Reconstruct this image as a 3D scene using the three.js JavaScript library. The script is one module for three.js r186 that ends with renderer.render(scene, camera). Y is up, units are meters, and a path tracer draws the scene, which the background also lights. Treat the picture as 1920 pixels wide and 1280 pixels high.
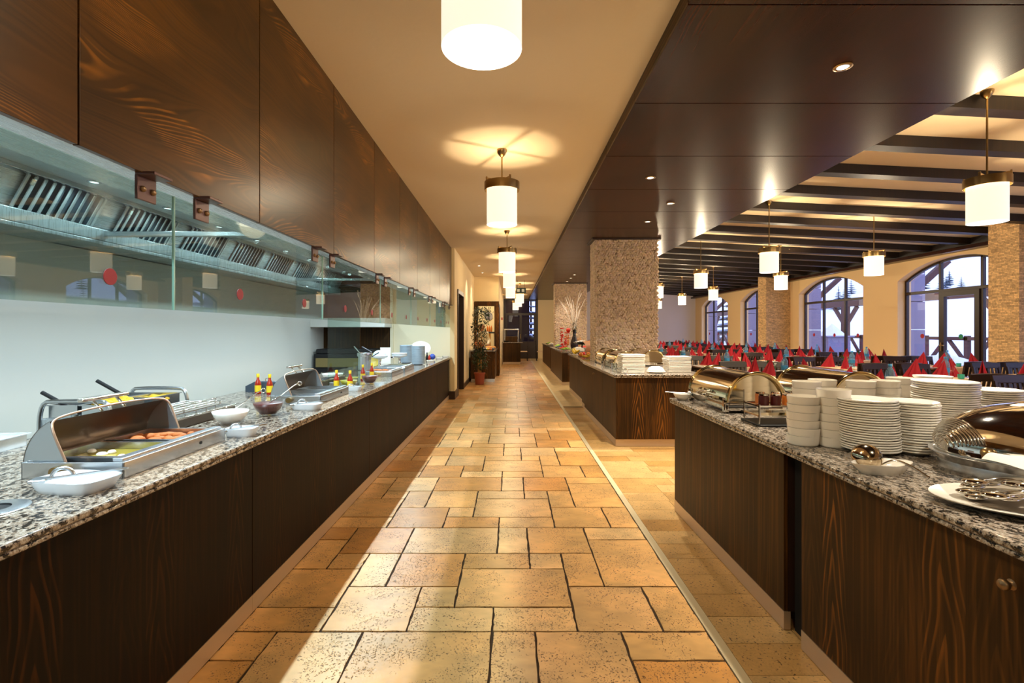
import * as THREE from 'three';
import { RoundedBoxGeometry } from 'three/addons/geometries/RoundedBoxGeometry.js';
import { mergeGeometries, mergeVertices } from 'three/addons/utils/BufferGeometryUtils.js';
import { MarchingCubes } from 'three/addons/objects/MarchingCubes.js';
import { RectAreaLightUniformsLib } from 'three/addons/lights/RectAreaLightUniformsLib.js';
RectAreaLightUniformsLib.init();

// ---------------------------------------------------------------- camera, sky, exposure
const scene = new THREE.Scene();
const EYE = 1.435, FOCAL = 920;
const camera = new THREE.PerspectiveCamera(2 * Math.atan(640 / FOCAL) * 180 / Math.PI, 1.5, 0.05, 600);
camera.position.set(0, EYE, 0);
camera.lookAt(0, EYE, -10);
camera.setViewOffset(1920, 1280, 1, 19, 1920, 1280);      // shifted lens, verticals stay upright
scene.background = new THREE.Color().setRGB(1.02, 1.24, 2.25);   // overcast winter dusk
const renderer = new THREE.WebGLRenderer({ antialias: true });
renderer.toneMapping = THREE.LinearToneMapping;
renderer.toneMappingExposure = 1.22;
renderer.shadowMap.enabled = true;
const LAMP_WARM = new THREE.Color().setRGB(1.0, 0.82, 0.55);
const SPOT_WARM = new THREE.Color().setRGB(1.0, 0.90, 0.74);
const TUBE_COOL = new THREE.Color().setRGB(0.70, 0.90, 1.0);
const PENDANT_UP = 1.35, DINING_UP = 4.5, PENDANT_DOWN = 3.3, DINING_DOWN = 8.0, SPOT_POWER = 25, TUBE_POWER = 260, HOOD_POWER = 1.0;

// ---------------------------------------------------------------- helpers
function rng(seed) { let a = seed >>> 0; return () => { a = (a + 0x6D2B79F5) | 0; let t = Math.imul(a ^ (a >>> 15), 1 | a); t = (t + Math.imul(t ^ (t >>> 7), 61 | t)) ^ t; return ((t ^ (t >>> 14)) >>> 0) / 4294967296; }; }
const R = rng(20240611);
const rr = (a, b) => a + (b - a) * R();
function hash2(i, j, s) { let h = Math.imul(i, 374761393) ^ Math.imul(j, 668265263) ^ Math.imul(s, 974634533); h = Math.imul(h ^ (h >>> 13), 1274126177); return ((h ^ (h >>> 16)) >>> 0) / 4294967296; }
function pnoise(x, y, px, py, s = 1) {                       // value noise that repeats every px, py
  const x0 = Math.floor(x), y0 = Math.floor(y), fx = x - x0, fy = y - y0, u = fx * fx * (3 - 2 * fx), v = fy * fy * (3 - 2 * fy);
  const w = (a, n) => ((a % n) + n) % n;
  const a = hash2(w(x0, px), w(y0, py), s), b = hash2(w(x0 + 1, px), w(y0, py), s), c = hash2(w(x0, px), w(y0 + 1, py), s), d = hash2(w(x0 + 1, px), w(y0 + 1, py), s);
  return a + (b - a) * u + (c - a) * v + (a - b - c + d) * u * v;
}
function fbm(x, y, p, oct, s = 1) { let t = 0, a = 0.5, n = 0; for (let k = 0; k < oct; k++) { t += a * pnoise(x * p, y * p, p, p, s + k); n += a; a *= 0.5; p *= 2; } return t / n; }
const taken = new Map();
function numbered(name) { const n = taken.get(name) ?? 0; taken.set(name, n + 1); return n ? name + '_' + String(n).padStart(3, '0') : name; }
function shade(o) { o.castShadow = true; o.receiveShadow = true; return o; }
function thing(name, label, category, pos = [0, 0, 0], turn = 0, group, kind) {
  const o = new THREE.Group(); o.name = numbered(name); scene.add(o);
  o.position.set(...pos); o.rotation.y = turn;
  o.userData = { label, category };
  if (group) o.userData.group = group;
  if (kind) o.userData.kind = kind;
  return o;
}
function part(name, geo, mat, parent, pos, rot) {
  const m = shade(new THREE.Mesh(geo, mat)); m.name = name;
  if (pos) m.position.set(...pos);
  if (rot) m.rotation.set(...rot);
  parent.add(m); return m;
}
function single(name, geo, mat, label, category, pos = [0, 0, 0], turn = 0, group, kind) {
  const m = shade(new THREE.Mesh(geo, mat)); m.name = numbered(name); scene.add(m);
  m.position.set(...pos); m.rotation.y = turn; m.userData = { label, category };
  if (group) m.userData.group = group;
  if (kind) m.userData.kind = kind;
  return m;
}
function copyOf(o, label, pos, turn = 0, group) {
  const c = o.clone(); c.name = numbered(o.userData.base ?? o.name.replace(/_\d{3}$/, '')); scene.add(c);
  c.position.set(...pos); c.rotation.y = turn; c.userData = { ...o.userData, label };
  if (group) c.userData.group = group;
  return c;
}
function plain(g) { let q = g.index ? g.toNonIndexed() : g; for (const k of Object.keys(q.attributes)) if (!['position', 'normal', 'uv'].includes(k)) q.deleteAttribute(k); if (!q.attributes.uv) q.setAttribute('uv', new THREE.BufferAttribute(new Float32Array(q.attributes.position.count * 2), 2)); return q; }
function join(list) { return mergeGeometries(list.map(plain), false); }
function at(g, x = 0, y = 0, z = 0, rx = 0, ry = 0, rz = 0) { const q = g.clone(); if (rx) q.rotateX(rx); if (ry) q.rotateY(ry); if (rz) q.rotateZ(rz); q.translate(x, y, z); return q; }
// texture coordinates in metres from position, by the way a face points; swap turns the grain
function boxUV(g0, swap = false, ou = 0, ov = 0) {
  const g = plain(g0), p = g.attributes.position, n = g.attributes.normal, uv = new Float32Array(p.count * 2);
  for (let i = 0; i < p.count; i++) {
    const ax = Math.abs(n.getX(i)), ay = Math.abs(n.getY(i)), az = Math.abs(n.getZ(i));
    let u, v;
    if (ax >= ay && ax >= az) { u = p.getZ(i); v = p.getY(i); } else if (ay >= az) { u = p.getX(i); v = p.getZ(i); } else { u = p.getX(i); v = p.getY(i); }
    if (swap) [u, v] = [v, u];
    uv[2 * i] = u + ou; uv[2 * i + 1] = v + ov;
  }
  g.setAttribute('uv', new THREE.BufferAttribute(uv, 2));
  return g;
}
// box from corner to corner; x, y, z ranges in metres
function slab(x0, x1, y0, y1, z0, z1, o = {}) {
  const w = x1 - x0, h = y1 - y0, d = Math.abs(z1 - z0), r = Math.min(o.r ?? 0, w / 2.01, h / 2.01, d / 2.01);
  const g = r > 0 ? new RoundedBoxGeometry(w, h, d, o.seg ?? 1, r) : new THREE.BoxGeometry(w, h, d);
  g.translate((x0 + x1) / 2, (y0 + y1) / 2, (z0 + z1) / 2);
  return boxUV(g, o.swap, o.ou ?? 0, o.ov ?? 0);
}
const rbox = (w, h, d, r = 0.004, seg = 1) => boxUV(new RoundedBoxGeometry(w, h, d, seg, Math.min(r, w / 2.01, h / 2.01, d / 2.01)));
function lathe(pts, seg = 32) { return new THREE.LatheGeometry(pts.map(([x, y]) => new THREE.Vector2(x, y)), seg); }
function tube(pts, r, seg = 24, rad = 8, closed = false) { return new THREE.TubeGeometry(new THREE.CatmullRomCurve3(pts.map((p) => new THREE.Vector3(...p)), closed, 'centripetal'), seg, r, rad, closed); }
function rod(a, b, r, rad = 8) {
  const A = new THREE.Vector3(...a), B = new THREE.Vector3(...b), g = new THREE.CylinderGeometry(r, r, A.distanceTo(B), rad);
  g.applyQuaternion(new THREE.Quaternion().setFromUnitVectors(new THREE.Vector3(0, 1, 0), B.clone().sub(A).normalize()));
  g.translate((A.x + B.x) / 2, (A.y + B.y) / 2, (A.z + B.z) / 2); return g;
}
function bar(a, b, w, h) {                                   // square bar between two points
  const A = new THREE.Vector3(...a), B = new THREE.Vector3(...b), d = B.clone().sub(A), g = new THREE.BoxGeometry(w, h, d.length());
  const m = new THREE.Matrix4().lookAt(new THREE.Vector3(), d, Math.abs(d.y) > 0.99 * d.length() ? new THREE.Vector3(1, 0, 0) : new THREE.Vector3(0, 1, 0));
  g.applyMatrix4(m); g.translate((A.x + B.x) / 2, (A.y + B.y) / 2, (A.z + B.z) / 2); return boxUV(g);
}
const ORD = ['first', 'second', 'third', 'fourth', 'fifth', 'sixth', 'seventh', 'eighth', 'ninth', 'tenth', 'eleventh', 'twelfth', 'thirteenth', 'fourteenth', 'fifteenth', 'sixteenth', 'seventeenth', 'eighteenth', 'nineteenth', 'twentieth', 'twenty-first', 'twenty-second', 'twenty-third', 'twenty-fourth', 'twenty-fifth', 'twenty-sixth', 'twenty-seventh', 'twenty-eighth', 'twenty-ninth', 'thirtieth'];

// ---------------------------------------------------------------- textures
function texture(W, H, f, srgb = true, rep = [1, 1]) {
  const d = new Uint8Array(W * H * 4);
  for (let y = 0; y < H; y++) for (let x = 0; x < W; x++) { const c = f(x / W, y / H), i = (y * W + x) * 4; d[i] = c[0]; d[i + 1] = c[1]; d[i + 2] = c[2]; d[i + 3] = 255; }
  const t = new THREE.DataTexture(d, W, H); t.wrapS = t.wrapT = THREE.RepeatWrapping; t.magFilter = THREE.LinearFilter; t.minFilter = THREE.LinearMipmapLinearFilter; t.generateMipmaps = true;
  if (srgb) t.colorSpace = THREE.SRGBColorSpace; t.repeat.set(...rep); t.needsUpdate = true; return t;
}
const mix = (a, b, t) => a + (b - a) * t, clamp = (x, a = 0, b = 1) => Math.min(b, Math.max(a, x)), step = (a, b, x) => { const t = clamp((x - a) / (b - a)); return t * t * (3 - 2 * t); };
function cathedral(cols, lightness) {                        // flat-sawn stained pine, grain along v
  return (u, v) => {
    const w = (fbm(u, v, 4, 3, 11) - 0.5) * 0.5, k = Math.floor(u * cols), c = (k + 0.5 + (hash2(k, 3, 7) - 0.5) * 0.35) / cols, t = (u - c) * cols * 2 + (pnoise(v * 9, k, 9, cols, 21) - 0.5) * 0.35;
    const strong = step(0.25, 0.8, hash2(k, 9, 5)) * step(1.25, 0.75, Math.abs(t));
    const f = (v * 3 + hash2(k, 1, 2) * 3) + 1.1 * Math.pow(Math.abs(t) + 0.02, 1.25) + w * 0.6, ring = (f * 2.4) % 1;
    const arch = step(0.55, 0.8, ring) * step(1, 0.93, ring) * strong;
    const straight = step(0.45, 0.75, pnoise(u * 150, v * 4 + w * 3, 150, 4, 3)), fine = pnoise(u * 380, v * 16, 380, 16, 5);
    const patch = fbm(u, v, 3, 3, 40);
    const l = clamp(0.10 + 0.18 * straight + 0.12 * fine + 0.75 * arch * (0.45 + 0.55 * pnoise(u * 90, v * 8, 90, 8, 6)) + (patch - 0.5) * 0.35);
    return [mix(38, 138, l) * lightness, mix(24, 84, l) * lightness, mix(8, 28, l) * lightness];
  };
}
const T = {};
T.wood = texture(1024, 1024, cathedral(8, 1.0), true, [1 / 1.3, 1 / 1.5]);
T.woodPlain = texture(1024, 1024, (u, v) => {
  const w = fbm(u, v, 3, 3, 71) - 0.5, s = step(0.4, 0.8, pnoise(u * 130 + w * 5, v * 3, 130, 3, 33)), f = pnoise(u * 360, v * 12, 360, 12, 35), p = fbm(u, v, 4, 3, 36);
  const l = clamp(0.16 + 0.28 * s + 0.16 * f + (p - 0.5) * 0.4);
  return [mix(32, 116, l), mix(21, 74, l), mix(7, 25, l)];
}, true, [1 / 1.2, 1 / 1.6]);
T.woodPanel = texture(1024, 1024, (u, v) => {                // broad wavy figure of the veneered bulkhead; gold of lamp reflections put into its colour
  const w = pnoise(u * 6, v * 3, 6, 3, 51) * 2.2 + pnoise(u * 14, v * 7, 14, 7, 53) * 0.5, k = pnoise(u * 8, v * 3, 8, 3, 90) * 0.7 + pnoise(u * 20, v * 9, 20, 9, 91) * 0.3, ring = (u * 110 + w * 10) % 1, a = step(0.45, 0.75, ring) * step(1, 0.9, ring) * step(0.52, 0.66, k) * (0.4 + 0.6 * pnoise(u * 60, v * 30, 60, 30, 93));
  const s = pnoise(u * 200 + w * 20, v * 5, 200, 5, 52), p = fbm(u, v, 4, 3, 56);
  const l = clamp(0.22 + 0.18 * s + 0.6 * a + (p - 0.5) * 0.35);
  return [mix(30, 156, l), mix(18, 98, l), mix(4, 26, l)];
}, true, [1 / 1.1, 1 / 1.9]);
T.granite = texture(1024, 1024, (u, v) => {
  const a = fbm(u, v, 24, 4, 101), b = fbm(u, v, 60, 3, 131), c = fbm(u, v, 120, 2, 151), d = fbm(u, v, 8, 2, 171), e = fbm(u, v, 40, 3, 191), f = fbm(u, v, 80, 2, 197);
  let r = 186, g = 174, bl = 160; const q = (c - 0.5) * 110; r += q; g += q; bl += q;
  const tan = step(0.44, 0.62, b); r = mix(r, 166, tan * 0.8); g = mix(g, 142, tan * 0.8); bl = mix(bl, 120, tan * 0.8);
  const pale = step(0.54, 0.68, e); r = mix(r, 222, pale * 0.9); g = mix(g, 212, pale * 0.9); bl = mix(bl, 200, pale * 0.9);
  const grey = step(0.48, 0.64, a + (f - 0.5) * 0.3 + (d - 0.5) * 0.12); r = mix(r, 98, grey * 0.75); g = mix(g, 84, grey * 0.75); bl = mix(bl, 74, grey * 0.75);
  const black = step(0.58, 0.66, a + (f - 0.5) * 0.34); r = mix(r, 28, black * 0.92); g = mix(g, 24, black * 0.92); bl = mix(bl, 22, black * 0.92);
  return [clamp(r * 0.84, 0, 255), clamp(g * 0.84, 0, 255), clamp(bl * 0.83, 0, 255)];
}, true, [1 / 0.26, 1 / 0.26]);
const pits = (u, v) => { const d = step(0.72, 0.80, fbm(u, v, 150, 2, 203)) * step(0.42, 0.62, fbm(u, v, 7, 2, 207)), e = step(0.80, 0.86, pnoise(u * 260, v * 260, 260, 260, 209)) * step(0.45, 0.6, fbm(u, v, 9, 2, 211)); return Math.max(d, e); };
T.travertine = texture(1024, 1024, (u, v) => {
  const c = fbm(u, v, 4, 5, 221) - 0.5, w = fbm(u, v * 2, 14, 3, 223) - 0.5, p = pits(u, v);
  const k = 1 + c * 0.34 + w * 0.16;
  return [clamp(212 * k, 0, 255) * (1 - 0.45 * p), clamp(178 * (k * 0.97 + 0.03 - c * 0.06), 0, 255) * (1 - 0.5 * p), clamp(128 * (k - c * 0.12), 0, 255) * (1 - 0.58 * p)];
}, true, [1 / 1.1, 1 / 1.1]);
T.travertineBump = texture(1024, 1024, (u, v) => { const x = 255 * clamp(0.7 + (fbm(u, v, 40, 3, 231) - 0.5) * 0.3 - 0.7 * pits(u, v)); return [x, x, x]; }, false, [1 / 1.1, 1 / 1.1]);
T.smooth = texture(512, 512, (u, v) => { const k = 1 + (fbm(u, v, 5, 4, 241) - 0.5) * 0.22 + (pnoise(u * 120, v * 120, 120, 120, 243) - 0.5) * 0.08, p = step(0.84, 0.9, pnoise(u * 100, v * 130, 100, 130, 247)) * 0.5; return [clamp(214 * k * (1 - p), 0, 255), clamp(184 * k * (1 - p), 0, 255), clamp(132 * k * (1 - p), 0, 255)]; }, true, [1 / 0.8, 1 / 0.8]);
T.plaster = texture(512, 512, (u, v) => { const x = 255 * (0.5 + (fbm(u, v, 30, 4, 251) - 0.5) * 0.7); return [x, x, x]; }, false, [1 / 1.5, 1 / 1.5]);
T.mosaic = texture(1024, 1024, (u, v) => {                   // split-face stone strips of the window piers
  const row = Math.floor(v * 48), off = hash2(row, 2, 61), n = 14, cu = u * n + off * n, col = ((Math.floor(cu) % n) + n) % n, e = Math.min(cu - Math.floor(cu), 1 - cu + Math.floor(cu)) / n, ev = Math.min(v * 48 - row, 1 - v * 48 + row) / 48;
  const j = step(0.0, 0.004, Math.min(e, ev)), k = (0.86 + 0.24 * hash2(col, row, 67) + (fbm(u, v, 60, 2, 68) - 0.5) * 0.3) * mix(0.75, 1, j);
  return [clamp(204 * k, 0, 255), clamp(166 * k, 0, 255), clamp(118 * k, 0, 255)];
}, true, [1 / 1.4, 1 / 1.4]);
T.brushed = texture(256, 256, (u, v) => { const x = 255 * clamp(0.32 + (pnoise(u * 128, v * 3, 128, 3, 261) - 0.5) * 0.3); return [x, x, x]; }, false, [1 / 0.22, 1 / 0.22]);
T.snow = texture(512, 512, (u, v) => { const x = 255 * fbm(u, v, 6, 5, 271); return [x, x, x]; }, false, [1 / 3, 1 / 3]);

// ---------------------------------------------------------------- materials
const std = (o) => new THREE.MeshStandardMaterial(o), phy = (o) => new THREE.MeshPhysicalMaterial(o);
const lin = (r, g, b) => new THREE.Color().setRGB(r, g, b);
const M = {
  wood: phy({ map: T.wood, roughness: 0.45, specularIntensity: 0.3 }), woodPlain: phy({ map: T.woodPlain, roughness: 0.48, specularIntensity: 0.3 }), woodPanel: phy({ map: T.woodPanel, roughness: 0.32, specularIntensity: 0.5 }),
  soffit: phy({ map: T.woodPlain, color: '#c08a70', roughness: 0.27, specularIntensity: 0.33 }),
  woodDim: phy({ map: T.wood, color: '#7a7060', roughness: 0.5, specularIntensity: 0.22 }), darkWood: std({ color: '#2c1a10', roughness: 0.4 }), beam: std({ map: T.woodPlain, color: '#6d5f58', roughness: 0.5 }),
  chair: std({ color: '#24140d', roughness: 0.32 }), tableWood: std({ color: '#5a351d', roughness: 0.35 }),
  granite: std({ map: T.granite, roughness: 0.1 }),
  plinth: std({ color: '#cdb699', metalness: 0.6, roughness: 0.4 }),
  steel: std({ color: '#c9cdd0', metalness: 1, roughness: 0.27, roughnessMap: null }), steelBrushed: std({ color: '#bcc4c8', metalness: 0.55, roughness: 1, roughnessMap: T.brushed }),
  chrome: std({ color: '#e6e2da', metalness: 1, roughness: 0.06 }), brass: std({ color: '#a58a5c', metalness: 1, roughness: 0.28 }), bronze: std({ color: '#8d7355', metalness: 0.9, roughness: 0.4 }),
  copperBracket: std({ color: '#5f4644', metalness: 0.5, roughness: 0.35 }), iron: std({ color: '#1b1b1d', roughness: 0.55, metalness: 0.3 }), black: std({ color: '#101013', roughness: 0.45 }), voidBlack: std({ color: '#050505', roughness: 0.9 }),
  ceiling: std({ color: '#d8c4a2', roughness: 0.9, bumpMap: T.plaster, bumpScale: 0.0015 }), wall: std({ color: '#e6cf9f', roughness: 0.88, bumpMap: T.plaster, bumpScale: 0.0015 }), white: std({ color: '#dcdcd4', roughness: 0.85, bumpMap: T.plaster, bumpScale: 0.001 }), endWall: std({ color: '#efe4c4', roughness: 0.85 }),
  windowWall: std({ color: '#eecb98', roughness: 0.88, bumpMap: T.plaster, bumpScale: 0.0015 }), farWall: std({ color: '#d8cfd4', roughness: 0.88 }),
  grout: std({ color: '#33210f', roughness: 0.95 }), paving: std({ map: T.smooth, roughness: 0.32 }), stripStoneLit: std({ color: '#dccba4', roughness: 0.4 }),
  porcelain: std({ color: '#ece6da', roughness: 0.16 }), porcelainBlue: std({ color: '#dfe5ea', roughness: 0.18 }), cloth: std({ color: '#dcbb98', roughness: 0.9 }), napkin: std({ color: '#a60f24', roughness: 0.75, side: THREE.DoubleSide }), whiteCloth: std({ color: '#f1ece2', roughness: 0.9, side: THREE.DoubleSide }),
  steelSatin: std({ color: '#cdd4d8', metalness: 0.45, roughness: 0.42 }), dot: std({ color: '#8c0828', roughness: 0.5 }),
  pane: phy({ color: '#ffffff', transmission: 1, roughness: 0, thickness: 0, ior: 1.5, side: THREE.DoubleSide }), paneGreen: phy({ color: '#e0ebe6', transmission: 1, roughness: 0, thickness: 0, ior: 1.5, side: THREE.DoubleSide }),
  glass: phy({ color: '#ffffff', transmission: 1, roughness: 0, thickness: 0, ior: 1.45, side: THREE.DoubleSide }), teal: phy({ color: '#59d6c4', transmission: 0.6, roughness: 0.3, thickness: 0, side: THREE.DoubleSide }),
  water: phy({ color: '#bfe6ff', transmission: 0.85, roughness: 0.05, thickness: 0, ior: 1.33, side: THREE.DoubleSide }), blueLabel: std({ color: '#2a7db0', roughness: 0.5 }),
  red: std({ color: '#b30f1e', roughness: 0.5 }), green: std({ color: '#0f8a5a', roughness: 0.5 }), sauceRed: std({ color: '#4c1008', roughness: 0.3 }), hotSauce: std({ color: '#a4260d', roughness: 0.2 }), yellowCap: std({ color: '#e3c21c', roughness: 0.45 }), yellowLabel: std({ color: '#e8c71d', roughness: 0.6 }), yogurt: std({ color: '#eeeae2', roughness: 0.35 }), mustard: std({ color: '#b8a552', roughness: 0.4 }), greenSauce: std({ color: '#8b8a1c', roughness: 0.35 }), egg: std({ color: '#e0b21c', roughness: 0.5 }), soup: std({ color: '#a3923a', roughness: 0.15 }), potato: std({ color: '#b8672a', roughness: 0.7 }),
  pebble: std({ color: '#b08a64', roughness: 0.7 }), mortar: std({ color: '#8a6a4a', roughness: 0.95 }), mosaic: std({ map: T.mosaic, roughness: 0.85, bumpMap: T.mosaic, bumpScale: 0.006 }),
  snow: std({ color: '#f2f5fb', roughness: 0.95, bumpMap: T.snow, bumpScale: 0.05 }), spruce: std({ color: '#2c3c44', roughness: 0.95 }), spruceSnow: std({ color: '#c9d6e6', roughness: 0.95 }), outdoorWood: std({ color: '#5c3b33', roughness: 0.7 }), outdoorStone: std({ color: '#8c88a0', roughness: 0.9 }), bark: std({ color: '#4a3222', roughness: 0.9 }),
  leaf: std({ color: '#26401a', roughness: 0.45, side: THREE.DoubleSide }), leafDark: std({ color: '#1c2f16', roughness: 0.4, side: THREE.DoubleSide }), terracotta: std({ color: '#8a3f22', roughness: 0.8 }), banana: std({ color: '#e0b81e', roughness: 0.5 }), orange: std({ color: '#d9791f', roughness: 0.55 }), basket: std({ color: '#a8632c', roughness: 0.8 }), salad: std({ color: '#8fae3a', roughness: 0.7 }), slate: std({ color: '#3b4754', roughness: 0.5 }), stoneVase: std({ color: '#191219', roughness: 0.25 }), branch: std({ color: '#d8c9b8', roughness: 0.8 }), tomato: std({ color: '#c4250f', roughness: 0.3 }), sky: std({ color: '#1b1f55', roughness: 0.5 }),
  shade: std({ color: '#fff3da', emissive: lin(1.0, 0.90, 0.74), emissiveIntensity: 0.74, roughness: 0.8, side: THREE.DoubleSide }), diffuser: std({ color: '#ffffff', emissive: lin(1.0, 0.94, 0.82), emissiveIntensity: 1.4, roughness: 0.6 }), spotGlow: std({ color: '#ffffff', emissive: lin(1.0, 0.86, 0.66), emissiveIntensity: 6, roughness: 0.5 }), tubeGlow: std({ color: '#ffffff', emissive: lin(0.8, 0.95, 1.0), emissiveIntensity: 3, roughness: 0.5 }),
  skin: std({ color: '#a86d4c', roughness: 0.6 }), cookWhite: std({ color: '#ece9e2', roughness: 0.8 }), straw: std({ color: '#c98f4a', roughness: 0.8 }),
};
const tileTones = ['#fdf2e2', '#f2dfc0', '#e8cfa4', '#f6e2c4', '#e2c08e', '#eedfcc'].map((c) => std({ map: T.travertine, color: c, roughness: 0.34, bumpMap: T.travertineBump, bumpScale: 0.0022 }));
const smoothTones = ['#fff2e0', '#efdcc0', '#e2c8a0'].map((c) => std({ map: T.smooth, color: c, roughness: 0.3 }));

// ================================================================ floor
const floor = thing('floor', 'travertine corridor floor in a mixed block pattern with paler stone beside it', 'floor', [0, 0, 0], 0, undefined, 'structure');
part('grout_bed', slab(-1.45, 0.985, -0.2, -0.006, 5, -26.4), M.grout, floor);
part('grout_bed', slab(0.985, 3.2, -0.2, -0.0025, 5, -9.4), std({ color: '#7a6038', roughness: 0.9 }), floor);
part('kitchen_floor', slab(-4.1, -1.45, -0.2, 0, 5, -10.6), std({ color: '#8d8478', roughness: 0.5 }), floor);
part('dining_floor', slab(3.2, 10.1, -0.2, 0, 5, -26.4), M.paving, floor);
part('side_floor', slab(0.985, 3.2, -0.2, 0, -9.4, -26.4), M.paving, floor);
part('booth_floor', slab(-4.1, -1.45, -0.2, 0, -10.6, -26.4), M.paving, floor);
{
  const U = 0.2055, V = 0.2068, X0 = -0.093, D0 = 2.14;
  const pat = [[-6, -4, 1, 2], [-4, -2, 1, 3], [-2, 0, 1, 2], [0, 2, 1, 2], [2, 4, 1, 3], [4, 5, 1, 3], [-6, -4, 2, 4], [-2, -1, 2, 3], [-1, 2, 2, 4], [-4, -3, 3, 5], [-3, -1, 3, 5], [2, 3, 3, 5], [3, 5, 3, 6], [-6, -5, 4, 6], [-5, -4, 4, 5], [-1, 1, 4, 5], [1, 2, 4, 5], [-5, -3, 5, 7], [-6, -5, 6, 7], [-3, 0, 5, 7], [0, 1, 5, 7], [1, 3, 5, 7], [3, 5, 6, 7]];
  const shapeTile = (x0, x1, z0, z1, h, wob) => {               // slab with a softly broken outline
    const s = new THREE.Shape(), pts = [], n = wob ? 7 : 1, g = wob ? 0.0055 : 0.0018;
    const edge = (ax, az, bx, bz, nx, nz) => { for (let k = 0; k < n; k++) { const t = k / n, j = wob ? rr(-0.0025, 0.0035) : 0; pts.push([ax + (bx - ax) * t + nx * j, az + (bz - az) * t + nz * j]); } };
    const a = x0 + g, b = x1 - g, c = z0 + g, d = z1 - g;
    edge(a, c, b, c, 0, 1); edge(b, c, b, d, -1, 0); edge(b, d, a, d, 0, -1); edge(a, d, a, c, 1, 0);
    pts.forEach(([x, z], i) => (i ? s.lineTo(x, z) : s.moveTo(x, z)));
    const e = new THREE.ExtrudeGeometry(s, { depth: h, bevelEnabled: false }); e.rotateX(-Math.PI / 2); e.translate(0, -h + rr(-0.001, 0.0008), 0);
    return boxUV(e, false, R() * 9, R() * 9);
  };
  const far = tileTones.map(() => []);
  for (let p = -6; p < 20; p++) for (const [a, b, c, d] of pat) {
    const z0 = D0 + V * (c + 6 * p), z1 = D0 + V * (d + 6 * p), m = Math.floor(R() * tileTones.length);
    if (z1 > 26 || z1 < -4.8) continue;
    const near = z1 > 1.75 && z0 < 9.6;
    const g = shapeTile(X0 + U * a, X0 + U * b, z0, z1, 0.012, near && z0 < 7);      // extruded along depth, which becomes -z
    if (near) part('tile', g, tileTones[m], floor); else far[m].push(g);
  }
  far.forEach((l, i) => { const q = part('paving', join(l), tileTones[i], floor); q.userData.kind = 'stuff'; });
  part('border_strip', slab(0.938, 0.9845, -0.02, 0.0005, 5, -26), M.stripStoneLit, floor);  // pale stone, with the light that falls on it put into its colour
  for (let k = -2; k < 34; k++) {
    const z0 = 2.047 + 0.2115 * k, z1 = z0 + 0.2115; let x = 0.985 - R() * 0.3; const lim = z0 > 5.9 ? 1.35 : 3.2;
    if (z0 > 9.2) break;
    while (x < lim) { const x1 = x + 0.63; part('tile', shapeTile(Math.max(x, 0.985), Math.min(x1, 3.2), z0, z1, 0.008, false), smoothTones[Math.floor(R() * 3)], floor); x = x1; }
  }
  const rest = [];
  for (let k = -34; k < -2; k++) { const z0 = 2.047 + 0.2115 * k; if (z0 < -4.9) continue; for (let x = 0.985; x < 3.2; x += 0.63) rest.push(shapeTile(x, Math.min(x + 0.63, 3.2), z0, z0 + 0.2115, 0.008, false)); }
  for (let k = 19; k < 34; k++) { const z0 = 2.047 + 0.2115 * k; for (let x = 1.4; x < 3.2; x += 0.63) rest.push(shapeTile(x, Math.min(x + 0.63, 3.2), z0, z0 + 0.2115, 0.008, false)); }
  part('paving', join(rest), smoothTones[1], floor).userData.kind = 'stuff';
}

// ================================================================ ceilings
{
  const c = thing('ceiling', 'cream plaster corridor ceiling above the pendant lamps', 'ceiling', [0, 0, 0], 0, undefined, 'structure');
  part('plaster', slab(-1.5, 0.92, 3.2, 3.8, 5.2, -26.5), M.ceiling, c);
  const k = thing('ceiling_kitchen', 'white kitchen ceiling above the steel hood', 'ceiling', [0, 0, 0], 0, undefined, 'structure');
  part('plaster', slab(-4.2, -1.5, 3.2, 3.8, 5.2, -26.5), M.white, k);
  // dark veneered soffit over the island buffets
  const s = thing('ceiling_soffit', 'dark stained wood soffit in wide panels over the island buffets', 'soffit', [0, 0, 0], 0, undefined, 'structure');
  part('core', slab(0.92, 3.22, 3.115, 3.8, 5.2, -26.2), M.darkWood, s);
  for (let i = -7; i < 22; i++) {
    const d0 = 2.495 + 1.08 * i, d1 = Math.min(d0 + 1.08, 26);
    if (d0 > 25.5) break;
    part('panel', slab(0.898, 3.24, 3.095, 3.118, -d0 - 0.004, -d1 + 0.004, { r: 0.002, ou: R() * 3, ov: R() * 3 }), M.soffit, s);
    part('edge_panel', slab(0.898, 0.92, 3.118, 3.198, -d0 - 0.004, -d1 + 0.004, { swap: true, ou: R() * 3 }), M.woodPlain, s);
  }
  // dining room: sloping plaster with beams
  const slope = -0.05, cy = (x) => 3.66 + slope * (x - 4.4);
  const d = thing('ceiling_dining', 'cream plaster ceiling between dark beams over the dining room', 'ceiling', [0, 0, 0], 0, undefined, 'structure');
  const g = new THREE.BoxGeometry(6.86, 0.3, 31.7); g.rotateZ(Math.atan(slope)); g.translate(6.62, cy(6.62) + 0.15, -10.65);
  part('plaster', boxUV(g), M.ceiling, d);
  const bg = new THREE.BoxGeometry(6.75, 0.13, 0.17); bg.rotateZ(Math.atan(slope));
  for (let i = -4; i < 24; i++) {
    const dep = 3.75 + 0.945 * i;
    const b = single('ceiling_beam', boxUV(bg, false, R() * 3, R()), M.beam, i < 0 ? 'dark ceiling beam over the near end of the dining room' : ORD[i] + ' dark ceiling beam from the near end of the dining room', 'beam', [6.55, cy(6.55) - 0.065, -dep], 0, 'dining room ceiling beams', 'structure');
  }
}

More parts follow.
